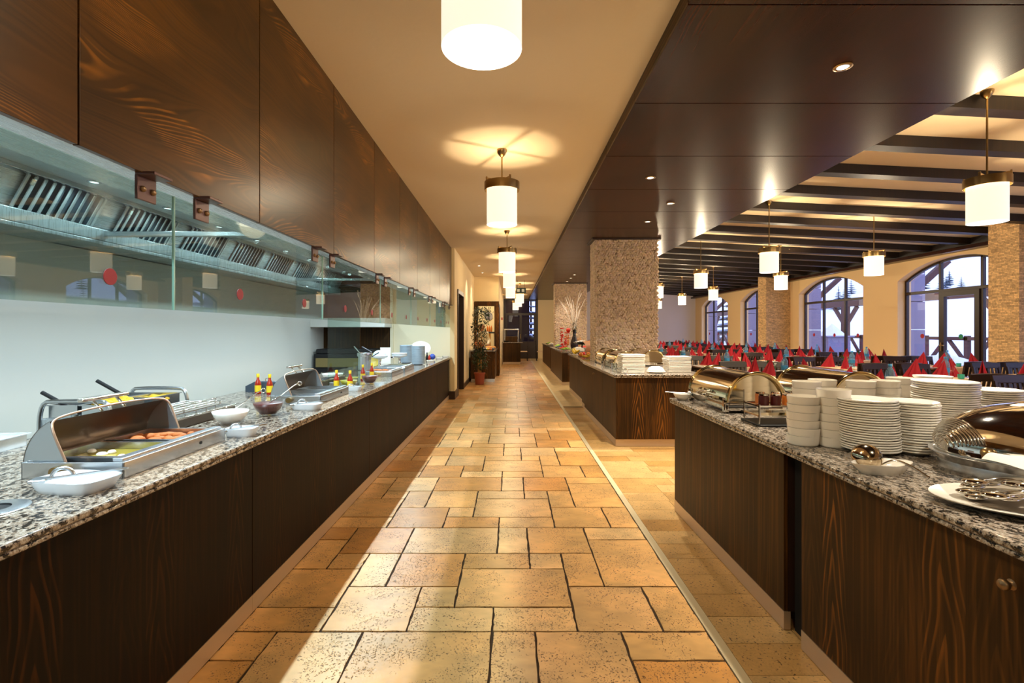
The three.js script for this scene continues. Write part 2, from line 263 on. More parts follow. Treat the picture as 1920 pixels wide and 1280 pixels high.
// ================================================================ window wall
const windowSpans = []; for (let j = -3; j < 4; j++) windowSpans.push([9.35 + 4.255 * j, 9.35 + 4.255 * j + 3.04]);
const SPRING = 2.69, RISE = 0.42, ARC_R = (1.52 * 1.52 + RISE * RISE) / (2 * RISE), ARC_Y = SPRING + RISE - ARC_R;
const archY = (dx) => ARC_Y + Math.sqrt(ARC_R * ARC_R - dx * dx);
{
  const w = thing('wall_right', 'ochre plaster wall with a row of arched windows', 'wall', [0, 0, 0], 0, undefined, 'structure');
  const s = new THREE.Shape(); s.moveTo(-5.2, -0.1); s.lineTo(26.3, -0.1); s.lineTo(26.3, 3.7); s.lineTo(-5.2, 3.7); s.closePath();
  for (const [a, b] of windowSpans) {
    const h = new THREE.Path(), m = (a + b) / 2, n = 28; h.moveTo(a, 0.03); h.lineTo(b, 0.03);
    for (let i = 0; i <= n; i++) { const x = b - (b - a) * i / n; h.lineTo(x, archY(x - m)); }
    h.closePath(); s.holes.push(h);
  }
  const g = new THREE.ExtrudeGeometry(s, { depth: 0.34, bevelEnabled: false }); g.rotateY(Math.PI / 2); g.translate(9.75, 0, 0);
  part('plaster', boxUV(g), M.windowWall, w);
  const tr = thing('trim_1', 'dark wooden ledge running above the arched windows', 'trim', [0, 0, 0], 0, undefined, 'structure');
  part('ledge', slab(9.5, 9.76, 3.16, 3.235, 5, -26, { r: 0.006, swap: true }), M.soffit, tr);
  part('wall_plate', slab(9.62, 9.76, 3.235, 3.45, 5, -26, { swap: true }), M.beam, tr);
  windowSpans.forEach(([a, b], i) => {
    const m = (a + b) / 2, W = thing('window_' + (i + 1), i < 3 ? 'arched dark framed window of the dining room outside the view' : ['arched window and glazed door nearest the camera, beside the stone pier', 'arched window between the two stone piers, second from the camera', 'arched window half hidden by the far stone pier', 'farthest arched window, next to the end wall'][i - 3], 'window', [9.93, 0, -m], 0, i < 3 ? 'windows outside the view' : undefined, 'structure');
    const ring = new THREE.Shape(), hole = new THREE.Path(), n = 28, t = 0.055;
    ring.moveTo(-1.52, 0.03); ring.lineTo(1.52, 0.03); for (let k = 0; k <= n; k++) { const x = 1.52 - 3.04 * k / n; ring.lineTo(x, archY(x)); } ring.closePath();
    hole.moveTo(-1.52 + t, 0.1); hole.lineTo(1.52 - t, 0.1); for (let k = 0; k <= n; k++) { const x = (1.52 - t) * (1 - 2 * k / n); hole.lineTo(x, archY(x) - t); } hole.closePath(); ring.holes.push(hole);
    const fg = new THREE.ExtrudeGeometry(ring, { depth: 0.07, bevelEnabled: false }); fg.rotateY(Math.PI / 2);
    part('frame', fg, M.darkWood, W);
    for (const x of [-0.51, 0.51]) part('mullion', slab(0, 0.07, 0.05, archY(x) - 0.02, -x - 0.03, -x + 0.03, { r: 0.006 }), M.darkWood, W);
    part('transom', slab(-0.002, 0.072, 2.34, 2.41, -1.5, 1.5, { r: 0.006 }), M.darkWood, W);
    const doorway = i === 3;
    if (doorway) {
      const D = part('door_leaf', join([slab(-0.03, 0.05, 0.1, 2.34, -0.48, -0.37), slab(-0.03, 0.05, 0.1, 2.34, 0.37, 0.48), slab(-0.03, 0.05, 2.23, 2.34, -0.37, 0.37), slab(-0.03, 0.05, 0.1, 0.32, -0.37, 0.37)]), M.darkWood, W);
      part('handle', join([slab(-0.06, -0.03, 0.98, 1.18, -0.44, -0.41, { r: 0.006 }), slab(-0.09, -0.06, 1.1, 1.125, -0.44, -0.32, { r: 0.006 })]), M.brass, D);
    }
    for (const k of [-1, 0, 1]) {
      const c = k * 1.02, s0 = new THREE.Shape(), x0 = c - 0.485, x1 = c + 0.485;
      part('pane', slab(0.03, 0.034, 0.08, 2.345, -x1, -x0), M.pane, W);
      s0.moveTo(x0, 2.4); s0.lineTo(x1, 2.4); for (let q = 0; q <= 8; q++) { const x = x1 - (x1 - x0) * q / 8; s0.lineTo(x, archY(clamp(x, -1.5, 1.5)) - 0.03); } s0.closePath();
      const pg = new THREE.ExtrudeGeometry(s0, { depth: 0.004, bevelEnabled: false }); pg.rotateY(Math.PI / 2); pg.translate(0.03, 0, 0);
      part('pane', pg, M.pane, W);
      const dot = new THREE.CylinderGeometry(0.055, 0.055, 0.003, 20); dot.rotateZ(Math.PI / 2);
      if (i >= 3) part('dot_sticker', dot, k === 0 && doorway ? M.green : M.red, W, [0.026, 1.32, -c]);
    }
  });
}

// ================================================================ other walls
{
  const back = thing('wall_back', 'far end wall of corridor and dining room', 'wall', [0, 0, 0], 0, undefined, 'structure');
  part('dining_end', slab(2.4, 10.1, 0, 3.8, -26, -26.25), M.farWall, back);
  part('corridor_end', slab(1.40, 2.4, 0, 3.8, -26, -26.25), M.wall, back);
  part('over_door', slab(-0.42, 1.40, 3.16, 3.8, -26, -26.25), M.wall, back);
  const near = thing('wall_front', 'rear wall behind the camera', 'wall', [0, 0, 0], 0, undefined, 'structure');
  part('plaster', slab(-4.2, 10.1, -0.1, 3.8, 5.25, 5), M.wall, near);
  const k = thing('wall_kitchen', 'white back wall of the serving kitchen', 'wall', [0, 0, 0], 0, undefined, 'structure');
  part('plaster', slab(-4.2, -4.0, -0.1, 3.8, 5.2, -10.6), M.white, k);
  const e = thing('wall_kitchen_end', 'cream wall at the far end of the serving counter', 'wall', [0, 0, 0], 0, undefined, 'structure');
  part('plaster', slab(-2.5, -1.21, -0.1, 3.2, -10.4, -10.6), M.endWall, e);
  part('wood_lining', slab(-4.0, -2.56, -0.1, 3.2, -10.45, -10.6), M.woodPlain, e);
  part('corner_post', slab(-2.56, -2.5, 0.9, 2.6, -10.35, -10.6), M.endWall, e);
  part('stub', slab(-1.30, -1.205, 0, 3.2, -10.38, -10.6), M.wall, e);
  const c = thing('wall_left', 'cream corridor wall with a dark doorway beyond the counter', 'wall', [0, 0, 0], 0, undefined, 'structure');
  part('plaster', join([slab(-1.4, -1.21, 0, 3.2, -10.6, -11.0), slab(-1.4, -1.21, 2.3, 3.2, -11.0, -12.2), slab(-1.4, -1.21, 0, 3.2, -12.2, -16.0)]), M.wall, c);
  part('passage_lining', join([slab(-2.4, -2.35, 0, 2.5, -10.8, -12.4), slab(-2.4, -1.4, 2.4, 2.5, -10.8, -12.4), slab(-2.4, -1.4, 0, 2.4, -12.35, -12.4)]), M.darkWood, c);
  const d = thing('door_1', 'dark framed doorway in the corridor wall beside the ficus', 'door', [0, 0, 0], 0, undefined, 'structure');
  part('frame', join([slab(-1.40, -1.185, 0, 2.38, -10.94, -11.03), slab(-1.40, -1.185, 0, 2.38, -12.17, -12.26), slab(-1.40, -1.185, 2.29, 2.38, -11.03, -12.17)]), M.darkWood, d);
  part('leaf', slab(-1.38, -1.34, 0.01, 2.29, -11.03, -12.17), M.darkWood, d);
  const b = thing('baseboard_left', 'dark baseboard along the corridor wall', 'baseboard', [0, 0, 0], 0, undefined, 'structure');
  part('board', join([slab(-1.33, -1.19, 0, 0.17, -10.34, -10.94), slab(-1.21, -1.19, 0, 0.12, -12.26, -15.88)]), M.darkWood, b);
  // booth wall with serving window
  const w = thing('wall_booth', 'cream wall around the serving window of the bread booth', 'wall', [0, 0, 0], 0, undefined, 'structure');
  part('plaster', join([slab(-1.4, -0.415, 2.32, 3.2, -15.9, -16.05), slab(-0.53, -0.415, 0, 2.32, -15.92, -16.05), slab(-1.4, -1.08, 0, 2.32, -15.9, -16.05), slab(-1.08, -0.53, 0, 0.9, -15.9, -16.05), slab(-0.53, -0.415, 0, 3.2, -16.05, -26.2)]), M.wall, w);
  part('booth_back', join([slab(-2.6, -0.53, 0, 3.2, -18.4, -18.5), slab(-2.6, -2.5, 0, 3.2, -16.0, -18.5), slab(-2.6, -1.4, 0, 3.2, -15.9, -16.0)]), M.endWall, w);
  const f = thing('trim_2', 'dark wooden frame around the serving window behind the ficus', 'trim', [0, 0, 0], 0, undefined, 'structure');
  part('frame', join([slab(-1.19, -0.40, 2.25, 2.40, -15.78, -15.9), slab(-1.19, -1.08, 0.9, 2.25, -15.8, -15.9), slab(-0.55, -0.40, 0.0, 2.25, -15.8, -15.9), slab(-0.415, -0.395, 0.0, 2.33, -15.9, -17.2)]), M.wood, f);
  // far entrance door
  const door = thing('door_2', 'dark framed glazed entrance door with transom at the far end', 'door', [0, 0, 0], 0, undefined, 'structure');
  part('frame', join([slab(-0.42, -0.32, 0, 3.16, -25.95, -26.1), slab(1.3, 1.4, 0, 3.16, -25.95, -26.1), slab(-0.32, 1.3, 3.06, 3.16, -25.95, -26.1), slab(-0.32, 1.3, 2.28, 2.40, -25.95, -26.1), slab(0.43, 0.55, 0, 2.28, -25.95, -26.1), slab(-0.32, 1.3, 0, 0.9, -26.0, -26.06), slab(-0.32, -0.22, 0.9, 2.28, -25.97, -26.08), slab(1.18, 1.3, 0.9, 2.28, -25.97, -26.08)]), M.darkWood, door);
  for (const [x0, x1, y0, y1] of [[-0.22, 0.43, 0.9, 2.28], [0.55, 1.18, 0.9, 2.28], [-0.32, 1.3, 2.40, 3.06]]) part('pane', slab(x0, x1, y0, y1, -26.02, -26.025), M.pane, door);
  part('handle', slab(0.46, 0.49, 1.05, 1.3, -25.9, -25.95, { r: 0.008 }), M.brass, door);
  const v = thing('wall_added_porch', 'added violet porch box dimming the view behind the entrance door', 'wall', [0, 0, 0], 0, undefined, 'structure');
  const porch = std({ color: '#5a5480', roughness: 0.9 });  // added box keeps the bright sky out; evening dimness put into its violet
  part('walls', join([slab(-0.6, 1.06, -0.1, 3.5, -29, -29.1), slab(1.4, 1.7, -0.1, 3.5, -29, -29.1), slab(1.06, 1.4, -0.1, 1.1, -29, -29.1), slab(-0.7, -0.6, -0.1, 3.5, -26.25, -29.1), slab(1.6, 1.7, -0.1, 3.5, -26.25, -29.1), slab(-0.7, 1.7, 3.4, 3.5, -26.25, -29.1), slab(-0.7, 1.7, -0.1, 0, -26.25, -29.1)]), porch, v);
}

// ================================================================ pebble and stone columns
{
  const geo = new THREE.IcosahedronGeometry(1, 1);
  const pebbles = (x0, x1, y0, y1, d0, d1, faces, label, size) => {
    const col = thing('stone_column', label, 'column', [0, 0, 0], 0, undefined, 'structure');
    part('core', slab(x0 + 0.012, x1 - 0.012, y0, y1, -d0 - 0.012, -d1 + 0.012), M.mortar, col);
    const mats = [], cols = [], o = new THREE.Object3D(), c = new THREE.Color();
    const put = (x, y, z, nx, nz) => { o.position.set(x, y, z); const s = size * rr(0.8, 1.25); o.rotation.set(0, nx ? Math.PI / 2 : 0, 0); o.rotateZ(rr(0, 6.28)); o.scale.set(s * rr(0.9, 1.25), s * rr(0.75, 1), 0.016 * rr(0.8, 1.3)); o.updateMatrix(); mats.push(o.matrix.clone()); const k = rr(0.78, 1.15); cols.push(c.clone().setRGB(0.50 * k, 0.36 * k * rr(0.96, 1.04), 0.24 * k * rr(0.9, 1.1))); };
    const pitch = size * 1.5;
    for (const f of faces) {
      const wide = f === 'front' ? x1 - x0 : d1 - d0;
      for (let j = 0; j * pitch * 0.86 < y1 - y0; j++) for (let i = 0; i * pitch < wide; i++) {
        const t = clamp((i + 0.5 * (j % 2)) * pitch + rr(-0.2, 0.2) * pitch, 0, wide), y = y0 + clamp(j * pitch * 0.86 + rr(-0.2, 0.2) * pitch, 0.01, y1 - y0 - 0.01);
        if (f === 'front') put(x0 + t, y, -d0 - 0.008, 0, 1); else put(f === 'left' ? x0 + 0.008 : x1 - 0.008, y, -d0 - t, 1, 0);
      }
    }
    const im = shade(new THREE.InstancedMesh(geo, std({ color: '#ffffff', roughness: 0.62 }), mats.length)); im.name = 'pebbles'; im.userData.kind = 'stuff';
    mats.forEach((m, i) => { im.setMatrixAt(i, m); im.setColorAt(i, cols[i]); }); col.add(im);
    part('cap_board', slab(x0 - 0.06, x1 + 0.06, y1 - 0.02, y1, -d0 + 0.03, -d1 - 0.03), M.darkWood, col);
    return col;
  };
  pebbles(1.505, 2.61, 0, 3.095, 8.78, 9.36, ['front', 'left'], 'broad pebble clad column rising from the middle island buffet', 0.03);
  pebbles(1.506, 2.57, 0, 3.095, 16.9, 17.5, ['front', 'left'], 'pebble clad column behind the branches and salad buffet', 0.032);
  for (const [d, label] of [[8.6, 'split stone pier at the right edge beside the nearest window'], [17.15, 'split stone pier between the middle and far windows']]) {
    const c = thing('stone_pier', label, 'pier', [0, 0, 0], 0, undefined, 'structure');
    part('cladding', slab(8.9, 9.76, 0, 3.42, -d, -d - 0.56), M.mosaic, c);
  }
}

// ================================================================ serving kitchen: bulkhead, hood, glass, counter
{
  const b = thing('wall_bulkhead', 'dark veneered bulkhead in wide panels above the serving counter', 'bulkhead', [0, 0, 0], 0, undefined, 'structure');
  part('core', slab(-1.45, -1.292, 1.99, 3.2, 5, -10.4), M.darkWood, b);
  part('soffit_strip', slab(-1.52, -1.292, 1.985, 2.0, 5, -10.4), M.steelBrushed, b);
  for (let i = -6; i < 9; i++) {
    const d0 = 1.44 + 1.035 * i, d1 = Math.min(d0 + 1.035, 10.4); if (d0 > 10.3) break;
    part('panel', slab(-1.292, -1.27, 1.982, 3.198, -d0 - 0.003, -d1 + 0.003, { r: 0.002, swap: true, ou: R() * 5, ov: R() * 5 }), M.woodPanel, b);
  }
  // stainless canopy hood
  const h = thing('extractor_hood', 'long stainless steel extractor hood with baffle filters over the kitchen', 'hood', [0, 0, 0]);
  part('ceiling_sheet', slab(-3.50, -1.5, 2.62, 2.66, 5, -10.4), M.steelSatin, h);
  part('back_sheet', slab(-3.99, -3.93, 2.2, 3.2, 5, -10.4), M.steelBrushed, h);
  part('gutter', join([slab(-3.98, -3.62, 2.20, 2.235, 5, -10.4, { r: 0.008 }), slab(-3.66, -3.62, 2.235, 2.34, 5, -10.4, { r: 0.008 })]), M.steelBrushed, h);
  part('top_rail', slab(-3.55, -3.47, 2.58, 2.63, 5, -10.4, { r: 0.006 }), M.steel, h);
  for (const d of [0.4, 4.36, 8.2]) part('cross_channel', slab(-3.64, -1.5, 2.28, 2.325, -d, -d - 0.05, { r: 0.006 }), M.steel, h);
  // filters: each a frame with its baffles
  const A = new THREE.Vector2(-3.52, 2.60), B = new THREE.Vector2(-3.69, 2.30), len = A.distanceTo(B), ang = Math.atan2(A.y - B.y, A.x - B.x);
  const baffle = rbox(len - 0.03, 0.008, 0.05, 0.003), fEnd = rbox(0.018, 0.016, 0.70, 0.004), fSide = rbox(len, 0.016, 0.022, 0.004), backs = rbox(len - 0.02, 0.004, 0.68, 0.001);
  const grip = rbox(0.05, 0.014, 0.03, 0.004);
  for (let i = 0; i < 20; i++) {
    const d = 0.21 + 0.93 * i; if (d > 10.2) break;
    const f = new THREE.Group(); f.name = 'filter'; f.position.set((A.x + B.x) / 2, (A.y + B.y) / 2, -d); f.rotation.z = ang; h.add(f);
    part('frame', join([at(fEnd, len / 2 - 0.009), at(fEnd, -len / 2 + 0.009), at(fSide, 0, 0, 0.34), at(fSide, 0, 0, -0.34)]), M.steelSatin, f);
    const dark = part('backing', backs, std({ color: '#66727c', metalness: 0.4, roughness: 0.5 }), f, [0, 0.012, 0]);
    for (let k = -4; k <= 4; k++) part('baffle', baffle, M.steelSatin, f, [0, -0.014, k * 0.073], [0.45, 0, 0]);
    part('grip', grip, M.chrome, f, [len / 2 - 0.06, -0.024, 0.31]);
  }
  part('blanking_sheet', at(rbox(len, 0.004, 10.9, 0.001), (A.x + B.x) / 2 - 0.02, (A.y + B.y) / 2 + 0.02, -5.0, 0, 0, ang), M.steelBrushed, h);
  // tube lights behind the bulkhead
  for (let i = 0; i < 7; i++) {
    const d = -1.0 + 1.6 * i, f = thing('tube_light', ORD[i] + ' cool white tube light hidden behind the dark bulkhead', 'lamp', [-1.8, 2.36, -d], 0, 'kitchen tube lights');
    part('housing', join([rbox(0.10, 0.03, 1.4, 0.006), at(rbox(0.012, 0.075, 1.4, 0.003), -0.05, -0.03, 0)]), M.steel, f, [0, 0.03, 0]);  // the wall-side lip is added to keep tube light off the kitchen wall
    part('hanger', join([rod([0, 0.03, -0.5], [0, 0.27, -0.5], 0.004), rod([0, 0.03, 0.5], [0, 0.27, 0.5], 0.004)]), M.steel, f);
    const t = new THREE.CylinderGeometry(0.013, 0.013, 1.34, 12); t.rotateX(Math.PI / 2); part('tube', t, M.tubeGlow, f);
    const L = new THREE.RectAreaLight(TUBE_COOL, TUBE_POWER, 0.03, 1.34); L.position.set(0, -0.016, 0); L.rotation.x = -Math.PI / 2; f.add(L);
  }
  // small round lamps let into the hood ceiling
  for (let i = 0; i < 15; i++) {
    const d = -1.1 + 0.83 * i; if (d > 10) break;
    const o = thing('hood_lamp', d < 0.4 ? 'small round hood lamp behind the camera' : ORD[i - 2] + ' small round lamp from the near end in the hood ceiling', 'lamp', [-3.3, 2.62, -d], 0, 'kitchen hood lamps');
    part('bezel', lathe([[0.03, 0], [0.045, 0], [0.045, -0.008], [0.03, -0.01]], 20), M.steel, o);
    part('lens', lathe([[0.0001, -0.008], [0.031, -0.006]], 20), M.tubeGlow, o);
    const S = new THREE.SpotLight(TUBE_COOL, HOOD_POWER, 0, 1.5, 0.2); S.position.set(0, -0.02, 0); S.target.position.set(0, -1, 0); S.castShadow = true; S.shadow.radius = 1.5; o.add(S); o.add(S.target);
  }
  // hanging glass with clamps and red dots
  const dot = new THREE.CylinderGeometry(0.027, 0.027, 0.002, 24); dot.rotateZ(Math.PI / 2);
  const plate = join([rbox(0.012, 0.085, 0.09, 0.003), at(rbox(0.07, 0.012, 0.09, 0.003), 0.03, 0.046, 0)]), bolt = new THREE.SphereGeometry(0.011, 10, 8);
  M.glassEdge = std({ color: '#8fb3a8', roughness: 0.2 });
  const seams = [-1.09, 0.398, 1.888, 3.378, 4.87, 6.36, 7.85, 9.34, 10.39];
  for (let i = 0; i + 1 < seams.length; i++) {
    const a = seams[i], c = seams[i + 1], g = thing('glass_screen', i < 1 ? 'hanging glass screen just behind the camera, above the counter' : ORD[i - 1] + ' hanging glass screen from the near end, above the serving counter', 'glass screen', [0, 0, 0], 0, 'hanging glass screens');
    part('pane', slab(-1.308, -1.300, 1.517, 1.955, -a - 0.004, -c + 0.004), M.paneGreen, g);
    part('edge', slab(-1.309, -1.299, 1.517, 1.955, -a - 0.003, -a - 0.007), M.glassEdge, g);
    for (const d of [a + 0.155, c - 0.155]) { const p = part('clamp', plate, M.copperBracket, g, [-1.292, 1.935, -d]); for (const s of [-0.024, 0.024]) part('bolt', bolt, M.bronze, p, [0.008, -0.004, s]); }
    for (const d of [a + 0.46, c - 0.3]) if (d > 0.2 && d < 10.2) part('dot_sticker', dot, M.dot, g, [-1.2985, 1.612, -d]);
  }
  const gp = thing('glass_divider', 'upright glass divider standing on the counter by the sauce bottles', 'glass screen', [0, 0, 0]);
  part('pane', slab(-1.82, -1.50, 0.9, 2.02, -4.86, -4.868), M.paneGreen, gp);
  part('foot', join([slab(-1.80, -1.76, 0.9, 0.93, -4.84, -4.89, { r: 0.004 }), slab(-1.56, -1.52, 0.9, 0.93, -4.84, -4.89, { r: 0.004 })]), M.steel, gp);
  // cooking station at the far end
  const s = thing('grill_station', 'dark charcoal grill under a small grey canopy at the kitchen end', 'grill', [0, 0, 0]);
  part('canopy', slab(-4.0, -2.52, 1.52, 1.70, -9.75, -10.4, { r: 0.005 }), M.white, s);
  part('body', slab(-3.95, -2.75, 0, 0.98, -9.8, -10.42, { r: 0.01 }), M.iron, s);
  part('front', slab(-3.9, -2.8, 0.72, 0.9, -9.76, -9.8, { r: 0.006 }), std({ color: '#8d7c4e', roughness: 0.5, metalness: 0.4 }), s);
  part('hob', slab(-3.93, -2.77, 0.98, 1.08, -9.85, -10.4, { r: 0.02 }), M.black, s);
}
// ---------------------------------------------------------------- serving counter
{
  for (let i = 0; i < 7; i++) {
    const d0 = -1.632 + 2.066 * i, d1 = Math.min(d0 + 2.066, 10.38); if (d0 > 10.3) break;
    const lab = i < 1 ? 'dark wood counter cabinet beside the camera on the kitchen side' : (i === 1 ? 'nearest dark wood cabinet under the serving counter' : ORD[i - 1] + ' dark wood cabinet from the near end under the serving counter');
    const c = thing('counter_cabinet', lab, 'cabinet', [0, 0, 0], 0, 'serving counter cabinets');
    part('body', slab(-2.36, -1.342, 0.09, 0.857, -d0 - 0.003, -d1 + 0.003), M.darkWood, c);
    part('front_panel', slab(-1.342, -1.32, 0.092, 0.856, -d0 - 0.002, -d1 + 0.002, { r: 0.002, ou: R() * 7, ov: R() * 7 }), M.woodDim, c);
    part('plinth', slab(-1.345, -1.319, 0.004, 0.09, -d0, -d1 + 0.001), M.plinth, c);
  }
  const g = thing('granite_worktop', 'long speckled granite worktop of the serving counter', 'worktop', [0, 0, 0]);
  part('slab', slab(-2.42, -1.27, 0.877, 0.9, 1.6, -10.38, { r: 0.009, seg: 3 }), M.granite, g);
  part('front_edge', slab(-1.42, -1.276, 0.858, 0.878, 1.6, -10.38, { r: 0.009, seg: 3 }), M.granite, g);
}

// ================================================================ island buffets on the right
function island(o) {
  const { x0, x1, d0, d1, units, label } = o;
  units.forEach(([a, b, mat, lab, knobD, sides], i) => {
    const c = thing('buffet_cabinet', lab, 'cabinet', [0, 0, 0], 0, o.group);
    part('body', slab(x0 + 0.058, x1 - 0.045, 0.09, 0.857, -a - 0.002, -b + 0.002), M.darkWood, c);
    const cuts = sides ?? [a, b];
    for (let k = 0; k + 1 < cuts.length; k++) part('front_panel', slab(x0 + 0.038, x0 + 0.058, 0.092, 0.856, -cuts[k] - 0.002, -cuts[k + 1] + 0.002, { r: 0.002, ou: R() * 7, ov: R() * 7 }), mat, c);
    part('plinth', slab(x0 + 0.037, x0 + 0.07, 0.004, 0.09, -a, -b + 0.001), M.plinth, c);
    if (i === 0 && o.end) { part('end_panel', slab(x0 + 0.038, x1 - 0.03, 0.092, 0.856, -a + 0.018, -a - 0.001, { r: 0.002, ou: 0.3, ov: 0.2 }), M.wood, c); part('end_plinth', slab(x0 + 0.037, x1 - 0.04, 0.004, 0.09, -a + 0.002, -a - 0.02), M.plinth, c); }
    for (const kd of knobD ?? []) { const kb = lathe([[0.0001, 0.028], [0.012, 0.026], [0.016, 0.018], [0.012, 0.01], [0.006, 0.006], [0.006, 0], [0.014, -0.002]], 16); kb.rotateZ(Math.PI / 2); part('knob', kb, M.bronze, c, [x0 + 0.022, 0.78, -kd]); }
  });
  const g = thing('buffet_worktop', label, 'worktop', [0, 0, 0]);
  part('slab', slab(x0, x1, 0.877, 0.9, -d0 + 0.03, -d1, { r: 0.01, seg: 3 }), M.granite, g);
  part('lower_edge', slab(x0 + 0.006, x1 - 0.006, 0.858, 0.878, -d0 + 0.024, -d1, { r: 0.009, seg: 3 }), M.granite, g);
}
island({ x0: 1.27, x1: 2.76, d0: 0.1, d1: 3.96, label: 'granite worktop of the nearest island buffet with white crockery', group: 'near island cabinets',
  units: [[-0.9 + 1.0, 2.215, M.wood, 'nearest island cabinet with arched grain and a round knob', [1.27]], [2.355, 3.935, M.woodPlain, 'plain dark island cabinet beyond the black gap']] });
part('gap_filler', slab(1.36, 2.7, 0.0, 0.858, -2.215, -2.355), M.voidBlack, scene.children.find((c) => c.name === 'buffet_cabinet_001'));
island({ x0: 1.262, x1: 2.43, d0: 6.1, d1: 8.74, end: true, label: 'granite worktop of the middle island under the pebble column', group: 'middle island cabinets',
  units: [[6.12, 8.74, M.woodPlain, 'middle island cabinet with boldly figured end panel', [7.6], [6.12, 7.0, 7.9, 8.74]]] });
island({ x0: 1.31, x1: 1.49, d0: 8.78, d1: 9.4, label: 'short granite strip along the left side of the pebble column', group: 'middle island cabinets',
  units: [[8.75, 9.39, M.woodPlain, 'slim cabinet strip along the left side of the pebble column']] });
island({ x0: 1.36, x1: 2.3, d0: 9.44, d1: 11.85, label: 'narrower granite worktop carrying the fruit display', group: 'fruit island cabinets',
  units: [[9.42, 11.83, M.woodPlain, 'lower fruit display cabinet behind the middle island', [], [9.42, 10.4, 11.83]]] });
island({ x0: 1.31, x1: 2.5, d0: 13.05, d1: 16.84, end: true, label: 'granite worktop of the salad island', group: 'salad island cabinets',
  units: [[13.07, 16.84, M.woodPlain, 'salad island cabinet with dark figured end panel', [], [13.07, 14.2, 15.6, 16.84]]] });
island({ x0: 1.36, x1: 2.4, d0: 17.6, d1: 22.0, label: 'granite worktop of the farthest island', group: 'far island cabinets',
  units: [[17.62, 21.98, M.woodPlain, 'farthest island cabinet by the second pebble column']] });
// bread booth counter and carving station
{
  const c = thing('bread_counter', 'dark wood bread counter in front of the serving window', 'counter', [0, 0, 0]);
  part('body', slab(-1.16, -0.47, 0.09, 0.86, -13.9, -15.78, { ou: 1.3 }), M.wood, c);
  part('plinth', slab(-1.14, -0.48, 0.004, 0.09, -13.88, -15.78), M.steel, c);
  part('worktop', slab(-1.18, -0.44, 0.86, 0.9, -13.87, -15.78, { r: 0.008 }), M.granite, c);
  const s = thing('carving_station', 'dark wood carving station near the entrance door', 'counter', [0, 0, 0]);
  part('body', slab(-0.38, 0.40, 0.09, 0.92, -21.5, -22.4), M.woodPlain, s);
  part('plinth', slab(-0.37, 0.39, 0.004, 0.09, -21.49, -22.4), M.plinth, s);
  part('worktop', slab(-0.40, 0.50, 0.92, 0.96, -21.47, -22.4, { r: 0.006 }), M.granite, s);
  const h = thing('heated_display', 'small heated display with lamp bridge on the carving station', 'food warmer', [0.0, 0.96, -22.05]);
  part('box', rbox(0.55, 0.26, 0.4, 0.01), M.woodPlain, h, [0, 0.13, 0]);
  part('bridge', join([bar([-0.3, 0, 0], [-0.3, 0.56, 0], 0.03, 0.03), bar([0.3, 0, 0], [0.3, 0.56, 0], 0.03, 0.03), at(rbox(0.66, 0.06, 0.2, 0.01), 0, 0.56, 0)]), M.steel, h);
  const p = single('dark_pan', lathe([[0.0001, 0.01], [0.11, 0.01], [0.15, 0.06], [0.14, 0.06], [0.1, 0.02], [0.0001, 0.02]], 20), M.black, 'small black pan at the near edge of the carving station', 'pan', [-0.22, 0.96, -21.63]);
}

// ================================================================ pendant lamps
function pendant(label, x, ceilY, d, bottom, group, down, up = PENDANT_UP) {
  const o = thing('pendant_lamp', label, 'lamp', [x, 0, -d], 0, group);
  const r = 0.147, top = bottom + 0.33, ringTop = top + 0.085;
  const bx = Math.round((ceilY - ringTop) * 1000) / 1000;
  part('canopy', lathe([[0.0001, -0.075], [0.012, -0.072], [0.03, -0.055], [0.046, -0.03], [0.05, 0]], 24), M.brass, o, [0, ceilY, 0]);
  part('rod', new THREE.CylinderGeometry(0.008, 0.008, ceilY - 0.06 - ringTop, 10), M.brass, o, [0, (ceilY - 0.06 + ringTop) / 2, 0]);
  part('ring', lathe([[0.168, 0], [0.171, 0], [0.171, 0.08], [0.168, 0.08], [0.168, 0]], 40), M.brass, o, [0, top, 0]);
  for (const a of [0.5, 0.5 + Math.PI / 2]) part('crossbar', at(rbox(0.34, 0.02, 0.014, 0.003), 0, ringTop + 0.01, 0, 0, a), M.brass, o);
  for (let k = 0; k < 4; k++) { const a = 0.5 + k * Math.PI / 2; part('strut', at(rbox(0.012, 0.11, 0.02, 0.003), 0.165, top + 0.06, 0, 0, 0).rotateY(a), M.brass, o); }
  part('lamp_shade', new THREE.CylinderGeometry(r, r, 0.35, 40, 1, true), M.shade, o, [0, bottom + 0.175, 0]);
  part('diffuser', lathe([[0.0001, 0.004], [r - 0.002, 0.006], [r, 0.0]], 40), M.diffuser, o, [0, bottom, 0]);
  const L = new THREE.PointLight(LAMP_WARM, up); L.position.set(0, top - 0.06, 0); L.castShadow = true; L.shadow.radius = 0.9; o.add(L);
  const S = new THREE.SpotLight(LAMP_WARM, down, 0, 1.45, 0.5); S.position.set(0, bottom - 0.012, 0); S.target.position.set(0, bottom - 1, 0); S.castShadow = true; S.shadow.radius = 6; o.add(S); o.add(S.target);
  return o;
}
[[-0.109, 1.8], [-0.093, 4.77], [-0.078, 8.6], [-0.05, 11.6], [-0.03, 15.2], [0.31, 18], [0.29, 20.6], [0.2, 23.6]].forEach(([x, d], i) => pendant(i === 0 ? 'large white drum pendant lamp nearest the camera, cut by the top edge' : ORD[i] + ' white drum pendant lamp along the corridor from the camera', x, 3.2, d, 2.47, 'corridor pendant lamps', PENDANT_DOWN));
[-1.4].forEach((d) => pendant('white drum pendant lamp behind the camera', -0.1, 3.2, d, 2.47, 'corridor pendant lamps', PENDANT_DOWN));
